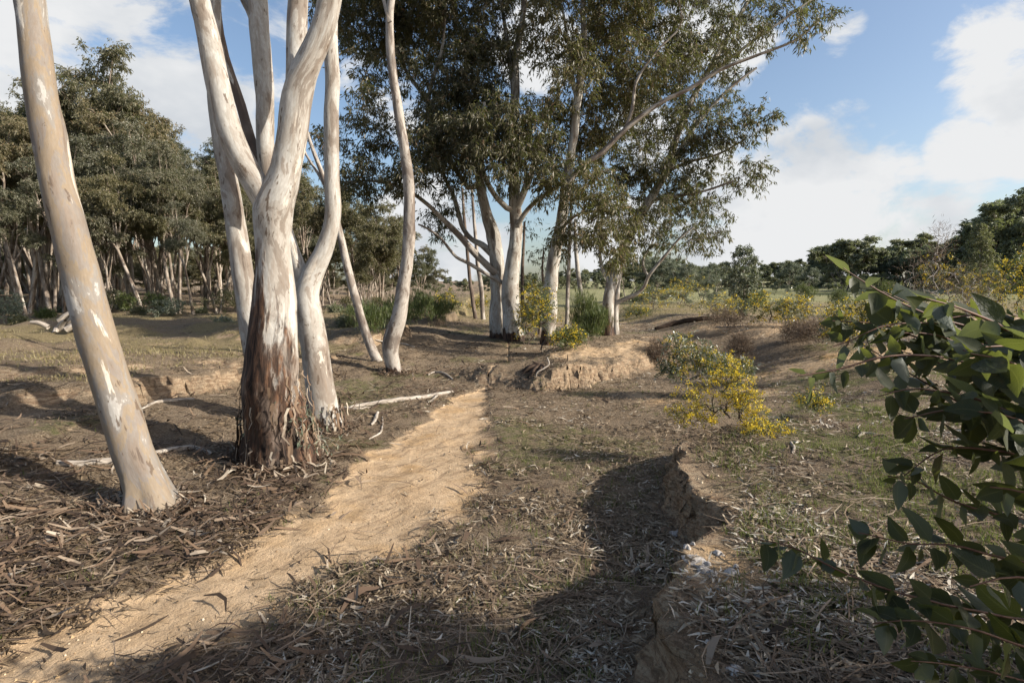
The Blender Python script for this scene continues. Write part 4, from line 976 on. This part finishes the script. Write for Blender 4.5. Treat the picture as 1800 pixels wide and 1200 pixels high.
# ------------------------------------------------------------------ big-leaved sapling on the right
def big_leaf(seed):
    r = random.Random(seed)
    n = 7; v = []; w_ = r.uniform(.48, .80); bend = r.uniform(-.55, .45); fold = r.uniform(.03, .34); tw = r.uniform(-.4, .4); side = r.uniform(-.12, .12)
    for i in range(n):
        u = i/(n-1)
        wd = w_*.5*(math.sin(math.pi*min(1, u*.97+.03)**.72))**.85*(1 - .25*u) if 0 < i < n-1 else 0.0
        if i == 0: wd = .012
        zc = bend*(u*u)*.5 - .02
        xc = side*math.sin(math.pi*u)
        a = tw*u
        for sg in (-1, 0, 1):
            lx, lz = sg*wd, abs(sg)*wd*fold*2 + .02*math.sin(u*9+sg*2+seed)*wd*4
            v.append((xc + lx*math.cos(a)-lz*math.sin(a), u, zc + lx*math.sin(a)+lz*math.cos(a)))
    f = []
    for i in range(n-1):
        for k in range(2):
            a = i*3+k; f.append((a, a+1, a+4, a+3))
    u = np.repeat(np.linspace(0, 1, n), 3); s3 = np.tile([-1., 0, 1.], n)
    return mesh_np('leaf', np.array(v), np.array(f), MAT['sapling_leaf'], dict(along=u, across=s3), smooth=True)
m = M('sapling_leaf', .5, .32)
oi = m.n('ShaderNodeObjectInfo').outputs['Random']
c = m.ramp(oi, [(0, (.012, .020, .012)), (.4, (.021, .031, .018)), (.7, (.032, .042, .030)), (.9, (.052, .058, .020)), (1, (.08, .058, .022))])
ab = m.n('ShaderNodeMath', operation='ABSOLUTE'); m.l(m.attr('across').outputs['Fac'], ab.inputs[0])
c = m.mix(m.rng(ab.outputs[0], .10, .0, 0, .6), c, (.16, .17, .07))
wv = m.n('ShaderNodeTexWave', wave_type='BANDS', bands_direction='Y'); wv.inputs['Scale'].default_value = 5; wv.inputs['Distortion'].default_value = 1.5
vc = m.n('ShaderNodeCombineXYZ'); sk_ = m.n('ShaderNodeMath', operation='MULTIPLY_ADD'); m.l(ab.outputs[0], sk_.inputs[0]); sk_.inputs[1].default_value = -.22; m.l(m.attr('along').outputs['Fac'], sk_.inputs[2])
m.l(sk_.outputs[0], vc.inputs['Y']); m.l(vc.outputs[0], wv.inputs['Vector'])
c = m.mix(m.rng(wv.outputs['Fac'], .86, 1.0, 0, .3), c, (.14, .15, .07))
pn = m.noise(m.n('ShaderNodeTexCoord').outputs['Object'], 6, 4, .6)
c = m.mix(m.rng(pn, .60, .72, 0, .5), c, (.10, .07, .03))
geoN = m.n('ShaderNodeNewGeometry').outputs['Backfacing']
c = m.mix(geoN, c, m.mix(.5, c, (.16, .19, .16)))
m.col(c)
tr = m.n('ShaderNodeBsdfTranslucent'); m.l(m.mix(.7, c, (.17, .20, .03)), tr.inputs['Color'])
mx = m.n('ShaderNodeMixShader'); mx.inputs[0].default_value = .46
m.l(m.b.outputs[0], mx.inputs[1]); m.l(tr.outputs[0], mx.inputs[2]); m.l(mx.outputs[0], m.out.inputs['Surface'])
m.bump(m.noise(m.n('ShaderNodeTexCoord').outputs['Object'], 14, 3, .5), .2, .02)
MAT['sapling_leaf'] = m.m
LEAF = [big_leaf(i) for i in range(16)]
m = M('sapling_stem', .6, .4); MAT['sapling_stem'] = m.col(m.ramp(m.noise(m.attr('bark_co').outputs['Vector'], 40, 3), [(.3, (.09, .035, .025)), (.7, (.17, .09, .055))]))
sb = Vector((2.2, 1.35, 0)); sb.z = hz(sb.x, sb.y)
sapling = empty('gum_sapling', sb, 'big-leaved young gum sapling with broad blue-green leaves crowding in from the path side', 'sapling')
rs = random.Random(77)
from mathutils import Matrix, Quaternion
BR = [ # traced branches: (px, py, depth) from the stem outwards
 [(1960, 660, 1.75), (1800, 600, 1.65), (1700, 570, 1.6), (1610, 545, 1.55), (1540, 515, 1.55), (1478, 478, 1.55)],
 [(1980, 720, 1.6), (1820, 690, 1.5), (1690, 640, 1.45), (1570, 620, 1.4), (1470, 648, 1.4), (1400, 660, 1.4)],
 [(1980, 670, 1.3), (1860, 620, 1.2), (1760, 572, 1.15), (1690, 550, 1.12), (1630, 536, 1.1)],
 [(1980, 780, 1.4), (1840, 740, 1.35), (1720, 690, 1.3), (1620, 680, 1.3), (1540, 700, 1.3)],
 [(1990, 800, 1.8), (1860, 660, 1.75), (1740, 600, 1.7), (1640, 600, 1.7), (1540, 570, 1.7), (1460, 560, 1.7)],
 [(2000, 900, 1.35), (1860, 830, 1.3), (1740, 800, 1.25), (1660, 790, 1.25), (1600, 830, 1.25)],
 [(2000, 960, 1.5), (1850, 930, 1.45), (1720, 890, 1.4), (1620, 850, 1.4), (1550, 840, 1.4)],
 [(2000, 1030, 1.4), (1850, 1000, 1.35), (1700, 960, 1.3), (1600, 960, 1.3), (1510, 940, 1.3)],
 [(2000, 1120, 1.5), (1820, 1090, 1.45), (1640, 1050, 1.4), (1500, 1010, 1.4), (1400, 960, 1.4), (1330, 945, 1.4)],
 [(2000, 1180, 1.4), (1850, 1150, 1.35), (1720, 1110, 1.3), (1620, 1090, 1.3), (1540, 1090, 1.3)],
 [(2000, 1260, 1.35), (1850, 1210, 1.3), (1700, 1180, 1.28), (1600, 1160, 1.26)],
 [(1990, 700, 1.15), (1880, 640, 1.1), (1800, 610, 1.08), (1730, 620, 1.05)],
 [(2000, 850, 1.15), (1890, 780, 1.1), (1800, 740, 1.08), (1740, 730, 1.05)],
 [(2000, 640, 1.9), (1880, 600, 1.85), (1800, 560, 1.8), (1740, 540, 1.8)],
 [(1990, 760, 1.95), (1850, 720, 1.9), (1720, 720, 1.85), (1600, 660, 1.85), (1520, 610, 1.85)],
 [(2010, 1080, 1.15), (1900, 1040, 1.1), (1800, 1020, 1.08), (1720, 1040, 1.05)],
 [(2010, 980, 1.2), (1900, 900, 1.15), (1810, 860, 1.1), (1750, 850, 1.1)]]
for br in [BR[q] for q in (0, 1, 2, 3, 4, 11, 12, 13, 14, 3, 2)]:
    dx, dy, dd = rs.uniform(-25, 35), rs.choice([-1, 1])*rs.uniform(28, 60), rs.uniform(-.12, .16)
    BR.append([(q[0]+dx+rs.uniform(-12, 12), q[1]+dy+rs.uniform(-14, 14), q[2]+dd) for q in br[:-1]])
    if br[1][1] < 640: BR[-1] = [(q[0], q[1]+abs(dy)-dy+18, q[2]) for q in BR[-1]]
BR = [[(q[0], q[1], q[2] if q[2] < 1.5 else 1.5+(q[2]-1.5)*.35) for q in br] for br in BR]
stem_pts = [sb + Vector((0, 0, -.08)), sb + Vector((-.04, -.02, .35)), sb + Vector((-.06, -.03, .75)), sb + Vector((-.12, -.02, 1.15)), sb + Vector((-.16, 0, 1.35)), sb + Vector((-.2, .02, 1.5))]
tb = Tubes(); SP, SR = spline(stem_pts, [.022, .02, .017, .013, .009, .004], .06); tb.add(SP, SR, 8, lump=.05)
obj('stem', tb.mesh('stem', MAT['sapling_stem']), sapling)
n_leafs = 0; LV = []
for bi, br in enumerate(BR):
    pts = [at(*q) for q in br]
    d = np.linalg.norm(SP-np.array(pts[0]), axis=1) + 1.2*np.maximum(0, SP[:, 2]-pts[0].z)
    pts = [Vector(SP[int(np.argmin(d))])] + pts
    BP, BRr = spline(pts, list(np.linspace(.0050, .0013, len(pts))), .03)
    BP = BP + np.stack([fbm(np.arange(len(BP))*.12+bi*9, np.full(len(BP), k*5.), oct=2, seed=bi) for k in range(3)], -1)*.018
    tb = Tubes(); tb.add(BP, BRr, 6)
    bo = obj('branch', tb.mesh('branch', MAT['sapling_stem']), sapling)
    seg = np.linalg.norm(np.diff(BP, axis=0), axis=1); cum = np.concatenate([[0], np.cumsum(seg)])
    start = float(cum[int(np.argmin(np.linalg.norm(BP-np.array(pts[1]), axis=1)))]) + .05
    s_ = start; alt = 0
    while s_ < cum[-1]:
        i = min(len(BP)-2, int(np.searchsorted(cum, s_)))
        p = Vector(BP[i]); t = Vector(BP[i+1]-BP[i]).normalized()
        tipness = (s_-start)/(cum[-1]-start+1e-6)
        for sg in (-1, 1):
            if rs.random() < .12: continue
            sd = t.cross(Vector((0, 0, 1))).normalized()*sg
            if alt % 2: sd = (sd*.5 + Vector((0, 0, 1))*sg*.6).normalized()
            dirv = (t*rs.uniform(.2, .7) + sd*rs.uniform(.6, 1) + Vector((0, 0, rs.uniform(-.9, .15))) + Vector((rs.uniform(-.25, .25), rs.uniform(-.25, .25), 0))).normalized()
            up = Vector((rs.gauss(0, 1), rs.gauss(-.5, 1), rs.gauss(.35, 1)))
            x_ = dirv.cross(up).normalized(); z_ = x_.cross(dirv)
            L = rs.uniform(.060, .138)*(1-.42*tipness)
            rot = Matrix((x_, dirv, z_)).transposed()
            mw = Matrix.LocRotScale(p + dirv*.008, rot.to_quaternion(), Vector((L*rs.uniform(.85, 1.15), L, L)))
            LV.append((L/p.y, rs.choice(LEAF), bo, mw))
            n_leafs += 1
        s_ += rs.uniform(.030, .046); alt += 1
LV.sort(key=lambda q: -q[0])
for _, me, bo, mw in LV[:300]:           # (sapling and branch offsets cancel, so a leaf's local matrix is its place in the world)
    obj('leaf', me, bo, True).matrix_local = mw
rv, rf, ra, rc, off = [], [], [], [], 0
for _, me, bo, mw in LV[300:]:
    co = np.zeros(len(me.vertices)*3); me.vertices.foreach_get('co', co); co = co.reshape(-1, 3)
    mm = np.array(mw); rv.append(co @ mm[:3, :3].T + mm[:3, 3])
    fi = np.zeros(len(me.loops), int); me.loops.foreach_get('vertex_index', fi); rf.append(fi.reshape(-1, 4)+off); off += len(co)
    ra.append(np.repeat(np.linspace(0, 1, 7), 3)); rc.append(np.tile([-1., 0, 1.], 7))
tag(obj('small_foliage', mesh_np('small_foliage', np.concatenate(rv), np.concatenate(rf), MAT['sapling_leaf'], dict(along=np.concatenate(ra), across=np.concatenate(rc)), smooth=True), sapling), kind='stuff')

# ------------------------------------------------------------------ fallen wood, roots, lichen
m = M('weathered_wood', .85, .2)
cco = m.attr('bark_co').outputs['Vector']
MAT['dead_wood'] = m.col(m.ramp(m.noise(m.mapping(cco, (1, 1, .15)), 60, 4, .6), [(.3, (.16, .13, .105)), (.55, (.36, .315, .265)), (.75, (.56, .51, .45))]))
m.bump(m.noise(m.mapping(cco, (1, 1, .1)), 80, 3), .4, .005)
m = M('dark_wood', .9, .15)
MAT['dark_wood'] = m.col(m.ramp(m.noise(m.mapping(m.attr('bark_co').outputs['Vector'], (1, 1, .2)), 40, 4, .6), [(.3, (.03, .02, .015)), (.6, (.085, .058, .042)), (.8, (.17, .125, .095))]))
def fallen(name, label, pts, w, mat='dead_wood', lift=.4, group=None, cat='branch', sides=8, forks=()):
    """a stick lying on the ground through picture-traced ground points"""
    P = [ground_at(*q) for q in pts]; k = P[0].y/1000
    R = [max(.002, q*.5*k) for q in w]
    P = [p + Vector((0, 0, r*lift)) for p, r in zip(P, R)]
    root_ = P[0].copy()
    SP, SR = spline(P, R, .04)
    SP[:, 2] = np.maximum(SP[:, 2], height(SP[:, 0], SP[:, 1]) + SR*lift)
    tb = Tubes(); tb.add(SP, SR, sides, lump=.14, seed=int(pts[0][0]))
    for fpts, fw in forks:
        FP = [ground_at(*q)+Vector((0, 0, .01)) for q in fpts]; a, b_ = spline(FP, [max(.0015, q*.5*k) for q in fw], .04)
        a[:, 2] = np.maximum(a[:, 2], height(a[:, 0], a[:, 1]) + b_*lift); tb.add(a, b_, 6, lump=.1)
    o = obj(name, tb.mesh(name, MAT[mat])); return tag(o, label, cat, group)
fallen('fallen_branch', 'long pale bare branch lying beside the path, pointing to the white gum', [(795, 690), (740, 700), (690, 707), (650, 712), (612, 717)], [6, 8, 9, 8, 4], forks=[([(770, 694), (760, 704), (752, 708)], [5, 4, 2])])
fallen('fallen_stick', 'pale stick lying just under the long bare branch', [(596, 716), (625, 720), (655, 716)], [5, 5, 3])
fallen('fallen_stick', 'short pale crooked stick on the litter below the long bare branch', [(664, 728), (658, 742), (652, 748)], [7, 6, 4])
fallen('fallen_stick', 'thin forked grey stick lying by the path edge', [(672, 750), (668, 762), (648, 772)], [3, 4, 2], forks=[([(671, 760), (673, 745), (672, 735)], [3, 2, 2])])
fallen('fallen_log', 'smooth pale log half buried left of the leaning trunk', [(100, 818), (150, 817), (200, 814), (222, 812)], [12, 14, 15, 14], lift=.3, cat='log')
fallen('fallen_branch', 'brown bent branch on the litter between the leaning trunk and the white gum', [(272, 798), (310, 792), (340, 790), (372, 800)], [8, 12, 12, 8], 'dead_wood', lift=.4)
fallen('fallen_branch', 'grey forked branch lying on the lit left bank', [(245, 722), (275, 708), (310, 704), (342, 702)], [4, 6, 6, 4], 'dead_wood')
fallen('fallen_log', 'dark log lying past the mound', [(1152, 580), (1185, 572), (1225, 565), (1262, 560)], [6, 10, 10, 6], 'dark_wood', lift=.7, cat='log')  # dark brown length laid along the ground
fallen('fallen_stick', 'white stick lying on bare ground under the wattles', [(1258, 576), (1285, 575), (1306, 574)], [3, 3, 2])
fallen('fallen_stick', 'white forked stick on the grassy right bank', [(1508, 770), (1520, 762), (1545, 765), (1556, 766)], [5, 6, 5, 3], forks=[([(1516, 764), (1508, 755), (1512, 748)], [4, 3, 2])])
fallen('fallen_stick', 'short white curled stick on the grassy right bank', [(1390, 780), (1396, 790), (1392, 798)], [6, 6, 4])
fallen('fallen_stick', 'thin grey stick lying on the mound slope beside the path', [(660, 600), (690, 604), (730, 612)], [2, 3, 2])
fallen('fallen_stick', 'curly white stick on the left slope above the long bare branch', [(752, 660), (764, 655), (782, 658), (797, 668)], [3, 4, 4, 3])
# jutting root and dark shapes standing in for the shaded hollow at the nose of the mound
nb = ground_at(935, 655)
root = empty('shaded_hollow', nb, 'dark root shapes standing in for a shaded hollow, with one curled pale root, at the nose of the mound', 'shaded_hollow')
rg = np.random.default_rng(9)
for q in range(9):
    tb = Tubes(); a0 = 2.2 + q*.42; p0 = nb + Vector((.16+.05*math.cos(q*2.), .10, .06+.03*math.sin(q*3.))); e0 = nb + Vector((.1+math.cos(a0)*rs.uniform(.25, .45), .0+math.sin(a0)*.22, 0)); e0.z = hz(e0.x, e0.y)-.02
    a, b_ = spline([p0, p0.lerp(e0, .5)+Vector((0, 0, rs.uniform(.02, .09))), e0], [.06, .045, .018], .03); tb.add(a, b_, 9, lump=.5, seed=q); obj('shade_root', tb.mesh('shade_root', MAT['dark_wood']), root)
tb = Tubes(); pr = [at(962, 628, nb.y-.15), at(965, 640, nb.y-.22), at(955, 648, nb.y-.28), at(944, 655, nb.y-.3), at(941, 668, nb.y-.28), at(940, 676, nb.y-.2)]
a, b_ = spline(pr, [.010, .014, .014, .013, .011, .008], .02); tb.add(a, b_, 8, lump=.1); obj('root', tb.mesh('root', MAT['dead_wood']), root)
# pale fallen wood heap at the far left
hb = ground_at(105, 588)
root = empty('wood_heap', hb, 'small heap of bleached white wood at the edge of the wood', 'wood heap')
for q in range(7):
    tb = Tubes(); a0 = rs.uniform(0, 6.28); p0 = hb + Vector((rs.uniform(-.35, .35), rs.uniform(-.2, .2), .02+.05*q)); e0 = p0 + Vector((math.cos(a0)*.4, math.sin(a0)*.3, rs.uniform(.05, .35)))
    a, b_ = spline([p0, p0.lerp(e0, .5)+Vector((0, 0, .05)), e0], [.08, .07, .04], .05); tb.add(a, b_, 8, lump=.3, seed=q); obj('log', tb.mesh('log', MAT['dead_wood']), root)

# lichen on the near earth bank
m = M('lichen', .95, .1); MAT['lichen'] = m.col(m.ramp(m.noise(m.n('ShaderNodeNewGeometry').outputs['Position'], 90, 4, .6), [(.35, (.22, .19, .165)), (.5, (.38, .35, .32)), (.75, (.50, .47, .44))]))
for i, (px, py, w) in enumerate([(1222, 988, 36), (1236, 1002, 22), (1253, 1010, 18), (1284, 1010, 22), (1208, 965, 13), (1165, 968, 16), (1155, 975, 12), (1262, 975, 16), (1245, 994, 10), (1184, 940, 18), (1262, 1037, 8), (1224, 1070, 13), (1210, 1020, 9), (1244, 1131, 10), (1295, 1184, 30), (1332, 1192, 14), (1196, 957, 8), (1293, 998, 9), (1150, 1060, 8), (1290, 1052, 12)]):
    for _ in range(5):       # lichen sits on the flat top of the bank, not on the broken edge
        p = ground_at(px, py); rad = w*.5*p.y/1000*1.1
        if max(abs(hz(p.x+rad, p.y)-hz(p.x-rad, p.y)), abs(hz(p.x, p.y+rad)-hz(p.x, p.y-rad))) < .9*rad: break
        px += 22
    else: continue
    rg2 = np.random.default_rng(600+i); n = 18; th = np.arange(n)*2*np.pi/n
    ro = rad*(1+.32*rg2.normal(size=n)*.6); xs = np.concatenate([[0], np.cos(th)*ro*.55, np.cos(th)*ro]); ys = np.concatenate([[0], np.sin(th)*ro*.55, np.sin(th)*ro])*1.15
    zs = height(p.x+xs, p.y+ys) + np.concatenate([[.016], np.full(n, .014), np.full(n, .002)])
    tri = [(0, 1+k, 1+(k+1) % n) for k in range(n)]; qd = [(1+k, 1+n+k, 1+n+(k+1) % n, 1+(k+1) % n) for k in range(n)]
    lo = obj('lichen', mesh_np('lichen', np.stack([p.x+xs, p.y+ys, zs], -1), qd, MAT['lichen'], tris=tri, smooth=True), GROUND)

# ------------------------------------------------------------------ litter, bark strips, twigs, grass (nobody could count these)
def _max3(a, b, c): return np.maximum(np.maximum(a, b), c)
def masks(x, y):
    s = path_mask(x, y); dl = np.interp(y, _LY, _LX)-x; dr = x-np.interp(y, _RY, _RX)
    s2, w2 = mound_sw(x, y)
    mt = sstep(.6, 2.0, s2)*(1-sstep(.3, .6, w2))*sstep(-.75, -.15, w2)*(1-sstep(4.5, 6.5, s2))
    e = .04
    h0 = height(x, y, False); st = np.hypot(height(x+e, y, False)-h0, height(x, y+e, False)-h0)/e
    ld = dr + fbm(x*4, y*4, seed=58)*.14
    bare = _max3(.88*sstep(-.12, .02, ld)*(1-sstep(.14, .36, ld))*(1-sstep(4.4, 5.2, y)), sstep(.5, 1.1, st), .9*(1-sstep(.15, .40, np.hypot((x-.86)/1.0, (y-2.42)/1.2))))
    return np.maximum(np.maximum(s, mt*.8), bare), sstep(0, .8, dl), sstep(.1, .5, dr)
def strips(name, x, y, yaw, L, W, curl, lift, rnd, mat, tilt=0.0, rows=3, seed=0):
    n = len(x); r = np.random.default_rng(seed)
    d = np.stack([np.cos(yaw), np.sin(yaw)], -1); s = np.stack([-d[:, 1], d[:, 0]], -1)
    us = np.linspace(-.5, .5, rows); prof = np.array([.25, 1, .15]) if rows == 3 else np.array([.5, 1, .9, .35])
    tl = r.normal(size=n)*tilt; rl = r.normal(size=n)*.35
    sw = r.normal(size=n)*.12*L
    z0 = height(x, y)
    V_ = []
    for u, pw in zip(us, prof):
        off = sw*(1-4*u*u)
        cx = x + d[:, 0]*L*u + s[:, 0]*off; cy = y + d[:, 1]*L*u + s[:, 1]*off
        cz = z0 + lift + np.abs(curl)*L*(np.where(curl > 0, 4*u*u, 1-4*u*u)) + tl*L*u
        for sg in (-1, 1):
            V_.append(np.stack([cx+s[:, 0]*W*pw*.5*sg, cy+s[:, 1]*W*pw*.5*sg, cz + sg*rl*W*pw*.5], -1))
    v = np.stack(V_, 1).reshape(-1, 3); k = 2*rows
    b = np.arange(n)[:, None]*k
    f = np.concatenate([b+np.array([2*i, 2*i+1, 2*i+3, 2*i+2]) for i in range(rows-1)])
    return tag(obj(name, mesh_np(name, v, f, mat, dict(rnd=np.repeat(rnd, k)))), kind='stuff')
rg = np.random.default_rng(99)
def scatter(n, y0, y1, power=1.0, wide=1.02, xr=None):
    u = rg.uniform(0, 1, n); y = y0*(y1/y0)**(u**power)
    x = (rg.uniform(-1, 1, n)*wide)*(y+.25) if xr is None else rg.uniform(xr[0], xr[1], n)
    return x, y
x, y = scatter(210000, 1.2, 22)
sm, lp_, rp_ = masks(x, y)
clump_ = fbm(x*2.2, y*2.2, seed=61)
keep = rg.uniform(0, 1, len(x)) < np.clip((1-.985*sm**1.5)*(.50+1.5*clump_)*(1-.72*lp_*sstep(6, 9, y))*(1-.25*rp_), 0, 1)
x, y, lp_, rp_ = x[keep], y[keep], lp_[keep], rp_[keep]
n = len(x); far_s = 1+.05*y
tag(strips('leaf_litter', x, y, rg.uniform(0, 6.28, n), rg.choice([.4, .7, 1, 1, 1.15], n)*rg.uniform(.035, .088, n)*far_s, rg.uniform(.0050, .0135, n)*far_s, rg.uniform(-.14, .14, n), rg.uniform(.003, .022, n), np.clip(rg.beta(1.5, 1.6, n)*(1-.32*(x < -1.2)) + .10*rp_ + .30*fbm(x*1.3, y*1.3, seed=79), 0, 1), MAT['litter'], .16, 3, 1),
    'dry fallen gum leaves strewn over the ground', 'leaf litter')
# bark strips heaped round the left-hand trunks
x, y = scatter(60000, 1.8, 16); cen = np.minimum(np.hypot(x+2.3, y-4.3)/2.6, np.minimum(np.hypot(x+3.2, y-3.0)/1.8, np.hypot(x+1.6, y-10)/3.6))
cen = np.minimum(cen, np.hypot(x+.3, y-14)/3)
sm, lp_, rp_ = masks(x, y)
keep = rg.uniform(0, 1, len(x)) < .8*np.clip(1.15-cen, .03, 1)*(1-.985*sm**1.5)*(1-.7*rp_)*np.clip(.6+1.2*fbm(x*1.7, y*1.7, seed=78), .1, 1)
x, y = x[keep], y[keep]; n = len(x)
tag(strips('bark_litter', x, y, rg.normal(.2, 1.1, n), rg.uniform(.05, .22, n)*rg.choice([1, 1, 1.5], n), rg.uniform(.005, .020, n)*rg.choice([1, 1, 1.6], n), rg.uniform(-.16, .20, n), rg.uniform(.006, .035, n), rg.beta(1.1, 1.7, n), MAT['bark_litter'], .22, 4, 2),
    'curled brown bark strips heaped round the trunks', 'bark litter')
HX, HY = [], []
for tn, rad, cnt in (('leaning_gum_tree', .20, 420), ('white_gum_tree', .34, 520), ('elbowed_gum_tree', .24, 260), ('sinuous_gum_tree', .2, 160)):
    t_ = [o for o in COL.objects if o.name == tn][0].location; a_ = rg.uniform(0, 6.28, cnt); r_ = rad*(.85 + np.abs(rg.normal(size=cnt))*.55)
    HX.append(t_.x+np.cos(a_)*r_); HY.append(t_.y+np.sin(a_)*r_)
x = np.concatenate(HX); y = np.concatenate(HY); n = len(x)
tag(strips('bark_heap', x, y, rg.uniform(0, 6.28, n), rg.uniform(.05, .22, n), rg.uniform(.006, .026, n), rg.uniform(-.2, .25, n), rg.uniform(.004, .055, n), rg.beta(1.2, 1.3, n), MAT['bark_litter'], .35, 4, 12),
    'curled bark and leaf scraps heaped against the feet of the near trunks', 'bark litter')
# twigs
x, y = scatter(9000, 1.4, 16); sm, lp_, rp_ = masks(x, y); keep = rg.uniform(0, 1, len(x)) < (1-sm*.96); x, y = x[keep], y[keep]; n = len(x)
tag(strips('twig_litter', x, y, rg.uniform(0, 6.28, n), rg.uniform(.10, .42, n), rg.uniform(.003, .007, n), rg.uniform(-.07, .09, n), rg.uniform(.008, .03, n), rg.beta(1.5, 1.5, n), MAT['dry_twig'], .10, 4, 3), 'thin dry twigs scattered over the ground', 'twigs')
# grass
def blades(name, x, y, hgt, mat, seed, label, w=.004, rnd=None, lean=.45):
    n = len(x); z = height(x, y)
    pos = np.stack([x, y, z-.005], -1); d = np.random.default_rng(seed).normal(size=(n, 3))*lean; d[:, 2] = 1
    me = leaves_mesh(name, pos, d, hgt, w, mat, seed, rnd, .25)
    return tag(obj(name, me), label, 'grass', kind='stuff')
x, y = scatter(34000, 1.3, 11); sm, lp_, rp_ = masks(x, y)
tuft = fbm(x*2.6, y*2.6, seed=71)
keep = (rg.uniform(0, 1, len(x)) < np.clip((tuft+.20)*1.7, 0, 1)*(1-sm)*(.25+.75*rp_)*(1-.9*(x < -1.2)))
x, y = x[keep], y[keep]
x = np.repeat(x, 9)+rg.normal(size=len(x)*9)*.022; y = np.repeat(y, 9)+rg.normal(size=len(y)*9)*.022
blades('grass', x, y, rg.uniform(.022, .075, len(x)), MAT['blade_green'], 5, 'short green grass tufts in the litter of the right bank', .0042, lean=.6)
x, y = scatter(90000, 6.5, 40, 1.0, 1.0); sm, lp_, rp_ = masks(x, y)
keep = (rg.uniform(0, 1, len(x)) < np.maximum(lp_, sstep(15, 20, y))*np.clip(fbm(x*.7, y*.9, seed=72)*1.5+.55, 0, 1)*(1-sm))
x, y = x[keep], y[keep]
blades('dry_grass', x, y, rg.uniform(.02, .07, len(x))*(1+.025*y)*(1+.8*sstep(.05, .35, fbm(x*.4, y*.4, seed=75))), MAT['blade_dry'], 6, 'dry yellowish grass over the clearing and the paddock edge', .006*(1+.06*y), lean=.7)
x, y = scatter(16000, 1.3, 10); sm, _, _ = masks(x, y); keep = (sm > .15) & (rg.uniform(0, 1, len(x)) < np.clip(.10+1.3*fbm(x*2.6, y*1.5, seed=77), .02, .7)); x, y = x[keep], y[keep]; n = len(x)
tag(strips('path_debris', x, y, rg.normal(.9, .9, n), rg.uniform(.012, .06, n), rg.uniform(.002, .006, n), rg.uniform(-.1, .1, n), rg.uniform(.001, .005, n), rg.uniform(0, .55, n)**1.2, MAT['litter'], .04, 3, 8), 'crumbs of dark leaf and twig on the sandy path', 'debris')
# gravel on the path
x, y = scatter(9000, 1.3, 9); sm, _, _ = masks(x, y); keep = (sm > .25) & (fbm(x*2, y*2, seed=73) > -.05); x, y = x[keep], y[keep]; n = len(x)
s_ = rg.uniform(.002, .007, n)*rg.choice([1, 1, 1.8], n); z = height(x, y)
oct_ = np.array([[1, 0, 0], [0, 1, 0], [-1, 0, 0], [0, -1, 0], [0, 0, .8], [0, 0, -.8]])
v = (oct_[None]*(s_[:, None, None]*rg.uniform(.6, 1.3, (n, 6, 1))) + np.stack([x, y, z+.001], -1)[:, None, :]).reshape(-1, 3)
tri = np.array([[0, 1, 4], [1, 2, 4], [2, 3, 4], [3, 0, 4], [1, 0, 5], [2, 1, 5], [3, 2, 5], [0, 3, 5]])
m = M('gravel', .9, .2); MAT['gravel'] = m.col(m.ramp(m.attr('rnd').outputs['Fac'], [(0, (.22, .14, .075)), (.6, (.42, .30, .17)), (1, (.60, .50, .36))]))
tag(obj('gravel', mesh_np('gravel', v, None, MAT['gravel'], dict(rnd=np.repeat(rg.uniform(0, 1, n), 6)), tris=(tri[None]+np.arange(n)[:, None, None]*6).reshape(-1, 3))), 'fine gravel on the sandy path', 'gravel', kind='stuff')

print('TRIS', sum(len(m.loops)-2*len(m.polygons) for m in bpy.data.meshes))
